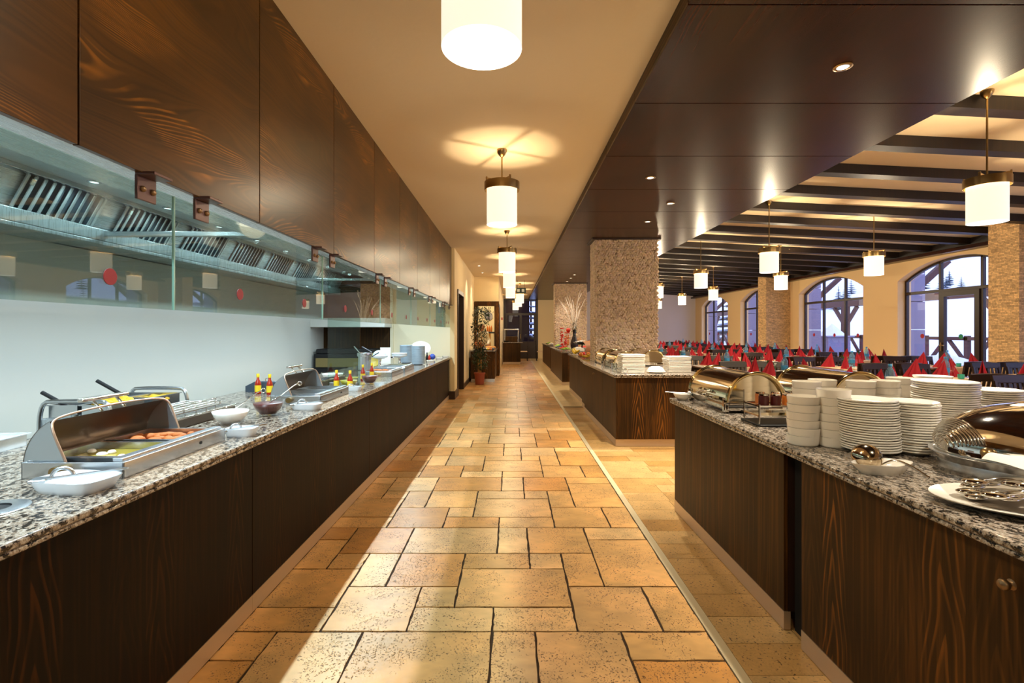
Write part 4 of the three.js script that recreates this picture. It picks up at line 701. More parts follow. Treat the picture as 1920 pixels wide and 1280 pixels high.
  const fill = (r, h) => lathe([[0.0001, 0.012], [r * 0.5, 0.014], [r * 0.81, h * 0.5], [r * 0.93, h * 0.84], [0.0001, h * 0.86]], 36);
  const sauceBowl = (x, d, r, h, m, w, spoon) => {
    const o = thing('glass_bowl', 'clear glass bowl of ' + w, 'bowl', [x, TOP, -d], 0, 'glass sauce bowls'); part('bowl', gb(r, h), M.glass, o); part('sauce', fill(r, h), m, o);
    if (spoon) single('sauce_ladle', join([tube([[0, 0, 0], [0.07, 0.05, 0.03], [0.15, 0.11, 0.04], [0.17, 0.12, 0.04]], 0.0035, 16, 6), at(new THREE.TorusGeometry(0.012, 0.003, 6, 14), 0.178, 0.118, 0.04)]), M.chrome, 'thin chrome ladle standing in the bowl of ' + w, 'ladle', [x, TOP + h * 0.8, -d], spoon);
  };
  sauceBowl(-1.62, 2.83, 0.103, 0.092, M.yogurt, 'white yoghurt', 0.3); sauceBowl(-1.545, 3.12, 0.095, 0.098, M.sauceRed, 'dark red sauce, nearest', 0.6);
  sauceBowl(-1.545, 4.66, 0.085, 0.085, M.greenSauce, 'green pickle', 0); sauceBowl(-1.44, 4.98, 0.085, 0.1, M.sauceRed, 'dark red sauce near the glass divider', 0);
  sauceBowl(-1.66, 5.1, 0.07, 0.07, M.mustard, 'yellow mustard', 0); sauceBowl(-1.98, 4.75, 0.1, 0.08, M.yogurt, 'pale dressing behind the glass divider', 2.6); sauceBowl(-1.95, 5.35, 0.12, 0.09, M.yogurt, 'pale dough beyond the glass divider', 0);
  // hot sauce bottles
  const hb = lathe([[0.0001, 0], [0.023, 0], [0.025, 0.004], [0.025, 0.085], [0.021, 0.1], [0.011, 0.125], [0.01, 0.145], [0.0001, 0.145]], 24), hl = lathe([[0.0254, 0.02], [0.0254, 0.075]], 24), hc = lathe([[0.011, 0.142], [0.0125, 0.143], [0.0125, 0.172], [0.0001, 0.174]], 20);
  [[-2.17, 4.2, 'left of the pair before the dark block'], [-2.05, 4.16, 'right of the pair before the dark block'], [-1.64, 4.6, 'beside the green pickle bowl'], [-1.50, 4.56, 'in front of the green pickle bowl'], [-1.62, 5.35, 'behind the mustard bowl'], [-1.60, 5.62, 'farthest, before the third bain-marie']].forEach(([x, d, w]) => { const o = thing('hot_sauce_bottle', 'red hot sauce bottle with yellow label, ' + w, 'bottle', [x, TOP, -d], 0, 'hot sauce bottles'); part('bottle', hb, M.hotSauce, o); part('label', hl, M.yellowLabel, o); part('cap', hc, M.yellowCap, o); });
  { const o = thing('slate_block', 'dark slate board with cut corners behind the hot sauce', 'board', [-2.16, TOP, -4.38]); const s = new THREE.Shape(); s.moveTo(-0.18, 0); s.lineTo(0.22, 0); s.lineTo(0.22, 0.085); s.lineTo(-0.1, 0.09); s.lineTo(-0.18, 0.05); s.closePath(); const g = new THREE.ExtrudeGeometry(s, { depth: 0.06, bevelEnabled: true, bevelSize: 0.003, bevelThickness: 0.003, bevelSegments: 1 }); part('board', g, M.slate, o); part('wire_hook', tube([[-0.02, 0.09, 0.03], [-0.02, 0.115, 0.03], [0.01, 0.12, 0.03], [0.015, 0.105, 0.03]], 0.003, 14, 6), M.chrome, o); }
  // slotted grill trims and wire rack let into the counter
  const slotted = (x, d0, d1, w) => { const L = d1 - d0, o = thing('slotted_trim', w, 'trim', [x, TOP, -(d0 + d1) / 2]), n = Math.floor(L / 0.042); part('plinth', slab(-0.05, 0.05, 0, 0.05, -L / 2, L / 2, { r: 0.006 }), std({ color: '#6d655d', metalness: 0.8, roughness: 0.4 }), o); const c = part('cap', slab(-0.056, 0.056, 0.05, 0.062, -L / 2, L / 2, { r: 0.004 }), M.chrome, o); for (let k = 0; k < n; k++) { const s = part('slot', new THREE.CapsuleGeometry(0.008, 0.05, 4, 8), M.black, c, [0, 0.0605, -L / 2 + 0.025 + k * 0.042], [0, 0, Math.PI / 2]); s.scale.set(0.35, 1, 1); } };
  slotted(-1.86, 2.62, 3.22, 'slotted chrome trim behind the yoghurt bowl'); slotted(-1.87, 4.45, 5.4, 'slotted chrome trim behind the glass divider');
  { const o = thing('wire_rack', 'low chrome wire rack beside the slotted trim', 'rack', [-2.05, TOP, -2.95]); part('rails', join([-0.12, -0.06, 0, 0.06, 0.12].map((x) => rod([x, 0.07, -0.32], [x, 0.07, 0.32], 0.004))), M.chrome, o); part('frame', join([rod([-0.12, 0.07, -0.32], [0.12, 0.07, -0.32], 0.005), rod([-0.12, 0.07, 0.32], [0.12, 0.07, 0.32], 0.005)]), M.chrome, o); for (const x of [-0.12, 0.12]) for (const z of [-0.3, 0.3]) part('leg', rod([x, 0, z], [x, 0.07, z], 0.005), M.chrome, o); for (let k = 0; k < 6; k++) part('hook', tube([[0.12, 0.07, -0.25 + k * 0.1], [0.12, 0.1, -0.25 + k * 0.1], [0.12, 0.1, -0.21 + k * 0.1]], 0.003, 10, 6), M.chrome, o); }
  { const o = thing('steel_lid_ring', 'round steel counter insert with dark hole at the left edge', 'insert', [-1.56, TOP, -1.47]); part('disc', lathe([[0.045, 0.006], [0.088, 0.004], [0.09, 0.0], [0.045, 0.0], [0.045, 0.006]], 40), M.steel, o); part('hole', lathe([[0.0001, 0.0015], [0.046, 0.0015]], 30), M.black, o); }
  { const o = thing('steel_tray', 'steel tray cut by the left edge of the picture', 'tray', [-2.32, TOP, -2.16], 0.1); part('tray', gnPan(0.13, 0.26, 0.06), M.porcelainBlue, o); }
  // trolley behind the counter
  {
    const o = thing('pan_trolley', 'steel trolley with tube handles behind the serving counter', 'trolley', [-2.87, 0, -3.61]), w = 0.23, L = 0.38;
    for (const s of [-1, 1]) part('handle', tube([[-w, 0.5, s * L], [-w, 0.9, s * L], [-w + 0.03, 0.965, s * L], [-w + 0.08, 0.972, s * L], [w - 0.08, 0.972, s * L], [w - 0.03, 0.965, s * L], [w, 0.9, s * L], [w, 0.5, s * L]], 0.014, 50, 10), M.steel, o);
    part('cabinet', slab(-w, w, 0.12, 0.86, -L, L, { r: 0.01 }), M.steelBrushed, o);
    for (const x of [-1, 1]) for (const z of [-1, 1]) part('castor', at(new THREE.CylinderGeometry(0.05, 0.05, 0.03, 18), x * 0.19, 0.05, z * 0.33, 0, 0, Math.PI / 2), M.black, o);
    const pan = gnPan(0.19, 0.3, 0.085);
    [[-0.11, 0.2, null, 'empty steel pan at the near left of the trolley'], [0.11, 0.2, M.egg, 'steel pan of yellow scrambled egg on the trolley'], [-0.11, -0.18, null, 'empty steel pan at the far left of the trolley'], [0.11, -0.18, M.egg, 'steel pan with a little egg at the far right of the trolley']].forEach(([x, z, f, lab], i) => { const p = thing('steel_pan', lab, 'pan', [-2.87 + x, 0.86, -3.61 + z], 0, 'pans on the trolley'); part('pan', pan, M.steel, p); if (f) part('food', lumps(34, 0.14, 0.24, i === 1 ? 0.085 : 0.05, 0.02, 0.034, 40 + i), f, p); });
    const lh = join([rod([0, 0, 0], [-0.16, 0.1, 0.02], 0.013)]), ls = join([rod([0, 0, 0], [0.05, -0.06, 0], 0.005), at(new THREE.SphereGeometry(0.035, 16, 8, 0, 6.3, Math.PI / 2, Math.PI / 2), 0.06, -0.05, 0)]);
    [[-2.78, 0.985, -3.5, 'black handled server leaning over the egg pan'], [-2.96, 0.93, -3.28, 'black handled server in the near empty pan']].forEach(([x, y, z, lab]) => { const s = thing('server', lab, 'server', [x, y, z], 0, 'black handled servers'); part('grip', lh, M.black, s); part('scoop', ls, std({ color: '#c9cdd0', metalness: 1, roughness: 0.2, side: THREE.DoubleSide }), s); });
  }
  // far end: pot, stands, plates, sign
  { const o = thing('steel_pot', 'tall steel pot holding ladles on the serving counter', 'pot', [-2.02, TOP, -6.75]); part('pot', lathe([[0.0001, 0.004], [0.08, 0.002], [0.085, 0.01], [0.085, 0.19], [0.1, 0.195], [0.1, 0.24], [0.094, 0.24], [0.094, 0.2], [0.08, 0.19], [0.08, 0.012], [0.0001, 0.01]], 36), M.steel, o); single('pot_ladle', rod([0, 0, 0], [-0.13, 0.16, 0.02], 0.008), M.steel, 'steel ladle handle leaning left out of the tall pot', 'ladle', [-2.03, TOP + 0.17, -6.75]); single('pot_spatula', join([rod([0, 0, 0], [0.1, 0.06, 0], 0.007), rod([-0.14, 0.14, 0], [0, 0.06, 0], 0.01)]), M.black, 'black handled spatula leaning over the tall pot', 'spatula', [-1.95, TOP + 0.18, -6.85]); }
  single('yellow_bowl', lathe([[0.0001, 0], [0.05, 0.002], [0.09, 0.04], [0.11, 0.09], [0.105, 0.09], [0.085, 0.045], [0.0001, 0.01]], 28).rotateX(1.2), M.mustard, 'yellow bowl propped up behind the white dishes', 'bowl', [-2.1, TOP + 0.069, -7.6]);
  const ped = (x, d, w, n) => { const o = thing('dish_stand', w, 'stand', [x, TOP, -d]); part('foot', lathe([[0.0001, 0.0], [0.08, 0.0], [0.085, 0.01], [0.02, 0.03], [0.018, 0.12], [0.05, 0.135], [0.0001, 0.136]], 28), M.chrome, o); for (let i = 0; i < n; i++) single('stand_plate', plateGeo(0.12, 0.02), M.porcelainBlue, ORD[i] + ' pale plate from below on the ' + w, 'plate', [x, TOP + 0.136 + i * 0.012, -d], 0, 'plates on ' + w); };
  ped(-1.95, 7.25, 'chrome stand beyond the steel pot', 2); ped(-1.74, 7.62, 'chrome stand before the blue plates', 4);
  { const sc = new THREE.SphereGeometry(0.1, 24, 10, 0, Math.PI * 2, 0, Math.PI / 2); sc.scale(1, 0.8, 0.5); single('pale_cover', sc, std({ color: '#c9dbe2', roughness: 0.3 }), 'pale half round cover on the stand beyond the steel pot', 'cover', [-1.95, TOP + 0.178, -7.25]); }
  single('price_card', slab(-0.085, 0.085, 0, 0.20, -0.004, 0.004), M.whiteCloth, 'blank white card standing behind the dish stands', 'card', [-2.08, TOP + 0.0, -8.1]).scale.set(1, 1.35, 1);
  const bp = plateGeo(0.108, 0.014), blue = std({ color: '#9fb0bd', roughness: 0.25 });
  for (const [x, d, n, w] of [[-1.50, 7.9, 27, 'right blue grey stack before the cream wall'], [-1.78, 8.3, 27, 'left blue grey stack before the cream wall']]) for (let i = 0; i < n; i++) single('blue_plate', bp, blue, i === n - 1 ? 'topmost plate of the ' + w : ORD[i] + ' plate from below in the ' + w, 'plate', [x + Math.sin(i * 2.1) * 0.001, TOP + i * 0.0108, -d], 0, w);
  { const c = document.createElement('canvas'); c.width = 256; c.height = 192; const q = c.getContext('2d'); q.fillStyle = '#f2eee6'; q.fillRect(0, 0, 256, 192); q.fillStyle = '#b8452a'; q.beginPath(); q.ellipse(118, 132, 34, 20, 0, 0, 7); q.fill(); q.fillStyle = '#8c5a34'; q.beginPath(); q.ellipse(158, 140, 26, 10, 0.3, 0, 7); q.fill(); q.fillStyle = '#9a9a98'; for (let k = 0; k < 9; k++) q.fillRect(80 + k * 11, 72 + (k % 2), 7, 3); q.fillRect(122, 38, 6, 10); const t = new THREE.CanvasTexture(c); t.colorSpace = THREE.SRGBColorSpace; const s = new THREE.Shape(); s.absellipse(0, 0, 0.19, 0.13, 0, Math.PI * 2); const g = new THREE.ExtrudeGeometry(s, { depth: 0.006, bevelEnabled: false, curveSegments: 30 }), p = g.attributes.position, uv = g.attributes.uv; for (let i = 0; i < p.count; i++) uv.setXY(i, p.getX(i) / 0.38 + 0.5, p.getY(i) / 0.26 + 0.5); const o = thing('oval_sign', 'oval white menu sign with a food picture behind the blue plates', 'sign', [-1.72, TOP, -9.3]); part('board', g, std({ map: t, roughness: 0.6 }), o, [0, 0.22, 0]); part('stand', join([slab(-0.06, 0.06, 0, 0.01, -0.03, 0.03), slab(-0.02, 0.02, 0.01, 0.12, -0.004, 0.004)]), M.whiteCloth, o); }
  { const o = thing('sauce_set', 'small cluster of blue and dark bottles near the counter end', 'bottles', [-1.52, TOP, -9.2]); part('blue_pot', at(new THREE.SphereGeometry(0.055, 18, 12), 0.04, 0.06, 0), std({ color: '#3550a8', roughness: 0.2 }), o); part('dark_bottle', lathe([[0.0001, 0], [0.03, 0], [0.03, 0.06], [0.012, 0.1], [0.012, 0.14], [0.0001, 0.14]], 16), M.black, o, [-0.06, 0, 0.02]); part('red_bottle', lathe([[0.0001, 0], [0.025, 0], [0.025, 0.05], [0.0001, 0.11]], 16), M.hotSauce, o, [-0.01, 0, 0.06]); }
  for (const [x, d, w] of [[-1.42, 8.6, 'nearer'], [-1.40, 9.5, 'farther'], [-1.36, 10.1, 'farthest']]) single('small_dish', dishGeo(0.14, 0.1, 0.03), M.porcelain, w + ' small white dish at the far counter end', 'dish', [x, TOP, -d], 0.3, 'small far dishes');
}

// ================================================================ dining room furniture
const plateSmall = plateGeo(0.085, 0.012);
{
  // chair built facing -z; its back is at +z
  const top = (() => { const s = new THREE.Shape(); s.moveTo(-0.225, 0); s.lineTo(0.225, 0); s.lineTo(0.232, 0.085); s.quadraticCurveTo(0, 0.10, -0.232, 0.085); s.closePath(); const g = new THREE.ExtrudeGeometry(s, { depth: 0.024, bevelEnabled: true, bevelSize: 0.004, bevelThickness: 0.004, bevelSegments: 1, curveSegments: 6 }); g.rotateX(0.2); return g; })();
  const P = { seat: slab(-0.22, 0.22, 0.43, 0.465, -0.22, 0.2, { r: 0.012 }), frontLeg: (s) => bar([s * 0.195, 0, -0.195], [s * 0.195, 0.43, -0.195], 0.038, 0.038), backLeg: (s) => join([bar([s * 0.2, 0, 0.2], [s * 0.2, 0.47, 0.185], 0.038, 0.04), bar([s * 0.2, 0.45, 0.185], [s * 0.208, 0.83, 0.265], 0.034, 0.04)]), rail: bar([-0.2, 0.53, 0.2], [0.2, 0.53, 0.2], 0.022, 0.04), slat: (k) => bar([k * 0.062, 0.53, 0.2], [k * 0.064, 0.83, 0.263], 0.032, 0.014), apron: join([slab(-0.19, 0.19, 0.37, 0.43, -0.205, -0.185), slab(-0.19, 0.19, 0.37, 0.43, 0.17, 0.19), slab(-0.205, -0.185, 0.37, 0.43, -0.19, 0.18), slab(0.185, 0.205, 0.37, 0.43, -0.19, 0.18)]) };
  const topRail = at(top, 0, 0.81, 0.25);
  const proto = new THREE.Group();
  part('seat', P.seat, std({ color: '#7a5a3e', roughness: 0.8 }), proto); for (const s of [-1, 1]) { part('leg', P.frontLeg(s), M.chair, proto); part('leg', P.backLeg(s), M.chair, proto); }
  part('apron', P.apron, M.chair, proto); part('lower_rail', P.rail, M.chair, proto); part('top_rail', topRail, M.chair, proto); for (let k = -2.5; k <= 2.5; k++) part('slat', P.slat(k), M.chair, proto);
  const farChair = join([P.seat, P.apron, P.rail, topRail, P.frontLeg(-1), P.frontLeg(1), P.backLeg(-1), P.backLeg(1), ...[-2.5, -1.5, -0.5, 0.5, 1.5, 2.5].map(P.slat)]);
  const W = 1.2, D = 0.8;
  const tt = slab(-W / 2, W / 2, 0.715, 0.745, -D / 2, D / 2, { r: 0.008 }), tl = slab(-0.03, 0.03, 0, 0.715, -0.03, 0.03, { r: 0.006 }), tf = join([slab(-W / 2 + 0.05, W / 2 - 0.05, 0.64, 0.715, -D / 2 + 0.04, -D / 2 + 0.06), slab(-W / 2 + 0.05, W / 2 - 0.05, 0.64, 0.715, D / 2 - 0.06, D / 2 - 0.04)]);
  const cloth = join([slab(-0.42, 0.42, 0.746, 0.749, -D / 2 - 0.004, D / 2 + 0.004), slab(-0.42, 0.42, 0.60, 0.749, D / 2 + 0.001, D / 2 + 0.004), slab(-0.42, 0.42, 0.60, 0.749, -D / 2 - 0.004, -D / 2 - 0.001)]);
  // napkin folded to a standing sail: a pleated cone with an open front
  const napkinGeo = (seed) => { const q = rng(seed), v = [], idx = [], n = 12; v.push(0.055, 0.285, 0); for (let i = 0; i <= n; i++) { const a = (i / n) * Math.PI * 1.72 + 0.45, r = (i % 2 ? 0.046 : 0.092) * (0.9 + 0.2 * q()); v.push(Math.cos(a) * r * 1.35, i % 2 ? 0.004 : 0, Math.sin(a) * r * 0.75); } for (let i = 1; i <= n; i++) idx.push(0, i, i + 1); const g = new THREE.BufferGeometry(); g.setAttribute('position', new THREE.Float32BufferAttribute(v, 3)); g.setIndex(idx); const f = g.toNonIndexed(); f.computeVertexNormals(); return f; };
  const naps = [3, 5, 8].map(napkinGeo);
  const bot = { body: lathe([[0.0001, 0], [0.036, 0.002], [0.04, 0.012], [0.04, 0.06], [0.037, 0.065], [0.04, 0.07], [0.04, 0.15], [0.035, 0.185], [0.018, 0.215], [0.014, 0.225], [0.014, 0.24], [0.0001, 0.24]], 18), label: lathe([[0.0406, 0.075], [0.0406, 0.125]], 18), cap: lathe([[0.0155, 0.232], [0.0155, 0.255], [0.0001, 0.256]], 14) };
  const gls = lathe([[0.028, 0.0], [0.033, 0.05], [0.03, 0.085], [0.012, 0.1], [0.0001, 0.101]], 18), wine = lathe([[0.034, 0.001], [0.034, 0.003], [0.005, 0.008], [0.004, 0.07], [0.02, 0.085], [0.036, 0.115], [0.034, 0.155], [0.0335, 0.155], [0.034, 0.115], [0.018, 0.088]], 18), cup = lathe([[0.0001, 0.004], [0.03, 0.002], [0.038, 0.01], [0.04, 0.07], [0.037, 0.07], [0.034, 0.012], [0.0001, 0.01]], 18), wax = lathe([[0.0001, 0.012], [0.03, 0.012], [0.03, 0.035], [0.0001, 0.035]], 14);
  const leafG = (() => { const g = new THREE.PlaneGeometry(0.03, 0.05, 1, 2); g.translate(0, 0.025, 0); return g; })();
  const sprig = (() => { const l = [], q = rng(17); for (let i = 0; i < 34; i++) { const g = leafG.clone(); g.rotateX(0.3 + q() * 0.9); g.rotateY(q() * 6.28); g.translate((q() - 0.5) * 0.13, 0.09 + q() * 0.13, (q() - 0.5) * 0.13); l.push(g); } return join(l); })(), pot = lathe([[0.0001, 0], [0.03, 0], [0.034, 0.02], [0.045, 0.05], [0.03, 0.085], [0.034, 0.1], [0.031, 0.1], [0.0001, 0.08]], 16);
  const cols = [[4.2, 7.65, 'row by the buffet'], [6.35, 7.15, 'middle row'], [8.45, 7.5, 'row by the windows']];
  const napSpots = [[-0.3, 0.24, 'near left'], [0.3, 0.24, 'near right'], [-0.3, -0.24, 'far left'], [0.3, -0.24, 'far right']];
  cols.forEach(([X, D0, row], ci) => {
    for (let k = -1; k < 9; k++) {
      const d = D0 + 2.08 * k; if (d > 24.9) break;
      const which = ORD[k + 1] + ' table in the ' + row, detail = k < 4, z = -d, x = X + (k % 2 ? 0.05 : -0.03);
      const t = thing('dining_table', 'dark dining table, ' + ORD[k + 1] + ' from the camera in the ' + row, 'table', [x, 0, z], 0, 'dining tables');
      part('table_top', tt, M.tableWood, t); part('frame', tf, M.chair, t); for (const sx of [-1, 1]) for (const sz of [-1, 1]) part('leg', tl, M.chair, t, [sx * (W / 2 - 0.06), 0, sz * (D / 2 - 0.06)]);
      single('table_runner', cloth, M.cloth, 'peach cloth on the ' + which, 'tablecloth', [x, 0, z], 0, 'table cloths');
      for (const [sx, sz, pos] of [[-1, 1, 'near left'], [1, 1, 'near right'], [-1, -1, 'far left'], [1, -1, 'far right']]) {
        const lab = 'dark slat-back chair, ' + pos + ' seat of the ' + which, turn = (sz > 0 ? 0 : Math.PI) + rr(-0.07, 0.07), cx = x + sx * 0.3 + rr(-0.02, 0.02), cz = z + sz * (0.645 + rr(0, 0.04));
        if (detail) { const c = thing('dining_chair', lab, 'chair', [cx, 0, cz], turn, 'dining chairs'); proto.children.forEach((m) => c.add(m.clone())); } else single('dining_chair', farChair, M.chair, lab, 'chair', [cx, 0, cz], turn, 'dining chairs');
      }
      napSpots.forEach(([nx, nz, pos], i) => single('folded_napkin', naps[(i + k + ci + 1) % 3], M.napkin, 'red napkin, ' + pos + ' place of the ' + which, 'napkin', [x + nx + rr(-0.03, 0.03), 0.75, z + nz], rr(-0.7, 0.7) + (i % 2 ? Math.PI : 0), 'red folded napkins'));
      const b = thing('water_bottle', 'clear water bottle with blue label on the ' + which, 'bottle', [x + rr(-0.06, 0.06), 0.75, z + 0.06], 0, 'water bottles'); part('bottle', bot.body, M.water, b); part('label', bot.label, M.blueLabel, b); part('cap', bot.cap, M.blueLabel, b); b.scale.setScalar(1.25);
      const cdl = thing('votive_candle', 'teal glass votive candle on the ' + which, 'candle', [x + 0.14, 0.75, z + 0.1], 0, 'votive candles'); part('cup', cup, M.teal, cdl); part('wax', wax, M.yogurt, cdl);
      if (k < 6) { single('tumbler', gls, M.glass, 'upturned glass at the left of the ' + which, 'glass', [x - 0.17, 0.75, z + 0.16], 0, 'upturned glasses'); single('wine_glass', wine, M.glass, 'wine glass at the right of the ' + which, 'glass', [x + 0.2, 0.75, z - 0.12], 0, 'wine glasses'); }
      if ((k + ci) % 2 === 0) { const v = thing('table_plant', 'small potted greenery on the ' + which, 'plant', [x - 0.06, 0.75, z - 0.1], 0, 'table plants'); part('pot', pot, M.glass, v); part('leaves', sprig, M.leaf, v); }
      if (k < 5) for (const [nx, nz, pos] of napSpots) single('table_plate', plateSmall, M.porcelain, 'side plate, ' + pos + ' place of the ' + which, 'plate', [x + nx * 0.62, 0.75, z + nz * 1.08], 0, 'plates on dining tables');
    }
  });
}
// two light chairs by the entrance door
{
  const mk = (x, d, turn, lab) => { const c = thing('entrance_chair', lab, 'chair', [x, 0, -d], turn, 'entrance chairs'); part('seat', slab(-0.22, 0.22, 0.43, 0.47, -0.22, 0.22, { r: 0.012 }), M.cloth, c); for (const sx of [-1, 1]) { part('leg', bar([sx * 0.19, 0, -0.19], [sx * 0.19, 0.43, -0.19], 0.04, 0.04), M.straw, c); part('leg', bar([sx * 0.19, 0, 0.22], [sx * 0.19, 0.95, 0.26], 0.04, 0.04), M.chair, c); } part('backrest', slab(-0.2, 0.2, 0.72, 0.95, 0.235, 0.265, { r: 0.006 }), M.chair, c); };
  mk(0.55, 24.0, Math.PI / 2, 'pale seated chair beside the carving station'); mk(1.45, 23.9, -Math.PI / 2, 'pale seated chair at the right of the entrance door');
}

// ================================================================ winter terrace and hillside outside the windows
{
  const ground = new THREE.PlaneGeometry(1, 1, 90, 90); ground.rotateX(-Math.PI / 2);
  const p = ground.attributes.position;
  const hillY = (x, z) => (x < 15 ? 0 : 0.10 * Math.pow(x - 15, 1.12)) + 1.2 * (fbm(x / 90 + 3, z / 90 + 3, 8, 3, 301) - 0.5) * clamp((x - 15) / 20) + (x > 11.5 && x < 13.8 ? 0.5 * fbm(x / 20 + 1, z / 20 + 5, 24, 2, 311) : 0) + 0.05;
  for (let i = 0; i < p.count; i++) { const x = 10.1 + Math.pow(p.getX(i) + 0.5, 2) * 190, z = -p.getZ(i) * 300 - 40; p.setXYZ(i, x, hillY(x, z), z); }
  ground.computeVertexNormals();
  single('snow_ground', boxUV(ground), M.snow, 'snow covered terrace and hillside outside the windows', 'snow', [0, 0, 0], 0, undefined, 'structure');
  // stone buttresses beside each window, timber pergola and railing
  windowSpans.forEach(([a, b], i) => {
    if (i < 3) return;
    const o = thing('stone_buttress', ['pale stone buttress outside the nearest window', 'pale stone buttress outside the second window', 'pale stone buttress outside the third window', 'pale stone buttress outside the farthest window'][i - 3], 'buttress', [0, 0, 0], 0, 'outdoor buttresses');
    for (let k = 0; k < 5; k++) part('block', slab(10.12, 10.66, 0.05 + k * 0.72, 0.05 + k * 0.72 + 0.705, -b - 0.25, -b - 0.85, { r: 0.01 }), M.outdoorStone, o);
    part('brace', bar([10.62, 2.5, -b - 0.55], [11.5, 3.3, -b - 0.55], 0.12, 0.14), M.outdoorWood, o);
  });
  const pg = thing('timber_pergola', 'brown timber pergola beam along the snowy terrace', 'pergola', [14.5, 0, 0]);
  part('beam', slab(-0.12, 0.12, 2.5, 2.76, 2, -44, { swap: true }), M.outdoorWood, pg);
  for (const d of [7.6, 14.4, 21.3, 28.2, 35]) { part('post', slab(-0.12, 0.12, 0, 2.5, -d + 0.12, -d - 0.12), M.outdoorWood, pg); for (const s of [-1, 1]) part('bracket', bar([0, 1.75, -d + s * 0.08], [0, 2.48, -d + s * 0.72], 0.12, 0.12), M.outdoorWood, pg); part('snow_cap', slab(-0.14, 0.14, 2.76, 2.82, -d + 2.6, -d - 2.6, { r: 0.03 }), M.snow, pg); }
  const rl = thing('timber_railing', 'dark timber railing with slanted struts along the terrace', 'railing', [13.9, 0, 0]);
  part('top_rail', slab(-0.06, 0.06, 1.16, 1.26, 0, -42), M.outdoorWood, rl); part('bottom_rail', slab(-0.05, 0.05, 0.42, 0.5, 0, -42), M.outdoorWood, rl);
  for (let k = 0; k < 22; k++) { const d = 6 + k * 1.5; part('strut', bar([0, 0.46, -d], [0, 1.2, -d - 0.62], 0.07, 0.09), M.outdoorWood, rl); part('strut', bar([0, 0.46, -d - 1.32], [0, 1.2, -d - 0.7], 0.07, 0.09), M.outdoorWood, rl); part('post', slab(-0.06, 0.06, 0.2, 1.3, -d + 0.1, -d - 0.02), M.outdoorWood, rl); }
  const mound = (x, d, w, h, lab) => { const g = new THREE.SphereGeometry(1, 28, 14, 0, Math.PI * 2, 0, Math.PI / 2); g.scale(w, h, w * 1.3); single('snow_mound', g, M.snow, lab, 'snow', [x, 0, -d], 0, 'snow mounds'); };
  mound(12.5, 14.2, 0.9, 0.75, 'heaped snow outside the nearest window, left'); mound(12.6, 16.9, 1.1, 0.8, 'heaped snow outside the nearest window, right'); mound(12.5, 22.4, 1.0, 0.8, 'heaped snow outside the second window'); mound(12.5, 11.6, 0.9, 0.6, 'heaped snow by the stone pier window');
  const kiosk = thing('stone_plinth', 'stone plinth under a pointed snow cap outside the second window', 'plinth', [13.0, 0, -19.9]); part('block', slab(-0.45, 0.45, 0, 1.2, -0.45, 0.45, { r: 0.02 }), M.outdoorStone, kiosk); part('slab', slab(-0.55, 0.55, 1.2, 1.26, -0.55, 0.55, { r: 0.02 }), M.outdoorStone, kiosk); part('snow_cap', at(new THREE.ConeGeometry(0.52, 0.5, 18, 4), 0, 1.5, 0), M.snow, kiosk);
  // spruces: tiers of drooping needles with snow on top
  function spruce(x, d, h, lab, seed, tiers = 9) {
    const q = rng(seed), dark = [], snow = [];
    for (let k = 0; k < tiers; k++) {
      const t = k / tiers, y = h * (0.08 + 0.9 * t), r = h * (tiers < 8 ? 0.34 : 0.25) * (1 - t) + 0.05, n = 12;
      for (let i = 0; i < n; i++) { const a = (i + q()) / n * 6.283, L = r * (0.75 + 0.5 * q()), b = new THREE.ConeGeometry(L * (tiers < 8 ? 0.26 : 0.17), L, 5, 1); b.rotateZ(-Math.PI / 2 - 0.25); b.translate(L * 0.5, 0, 0); b.scale(1, 0.55, 1); b.rotateY(a); b.translate(0, y, 0); dark.push(b); if (q() < 0.75) { const s = new THREE.ConeGeometry(L * 0.14, L * 0.8, 5, 1); s.rotateZ(-Math.PI / 2 - 0.25); s.translate(L * 0.5, 0, 0); s.scale(1, 0.35, 1); s.rotateY(a); s.translate(0, y + L * 0.075, 0); snow.push(s); } }
    }
    const o = thing('spruce_tree', lab, 'tree', [x, x > 15 ? hillY(x, -d) - 0.1 : 0, -d], 0, 'spruces outside');
    part('trunk', at(new THREE.CylinderGeometry(h * 0.008, h * 0.025, h, 8), 0, h / 2, 0), M.bark, o); part('needles', join(dark), M.spruce, o); part('snow', join(snow), M.spruceSnow, o);
  }
  spruce(17.0, 37.5, 7.5, 'tall snow laden spruce seen through the farthest window', 1, 13); spruce(16.6, 33.5, 6.2, 'snow laden spruce close outside the half hidden window', 2, 12); spruce(17, 44, 8, 'spruce behind the one in the farthest window', 3, 11);
  const far = [[62, 70], [58, 66], [64, 76], [70, 92], [55, 60], [66, 74], [60, 88], [72, 104], [48, 58], [52, 78], [58, 98], [44, 66], [75, 84], [68, 120]];
  far.forEach(([x, d], i) => spruce(x, d, 1.9 + (i % 4) * 0.45, ORD[i] + ' small spruce on the snowy hillside, counting from the right pair', 20 + i, 7));
  spruce(1.25, 31.5, 4.6, 'bluish spruce seen through the entrance door glass', 60, 11);
  const shed = thing('far_hut', 'low stone wall and hut on the far snowy slope', 'hut', [46, hillY(46, -72), -72], 0.4); part('wall', slab(-9, 9, 0, 0.9, -0.3, 0.3), M.outdoorStone, shed); part('post', slab(-2, -1.2, 0.9, 2.4, -0.4, 0.4), M.outdoorStone, shed);
  const yard = single('snow_yard', slab(-8, 9.5, -0.3, -0.05, -29.1, -60), M.snow, 'snow behind the added entrance porch', 'snow', [0, 0, 0], 0, undefined, 'structure');
}

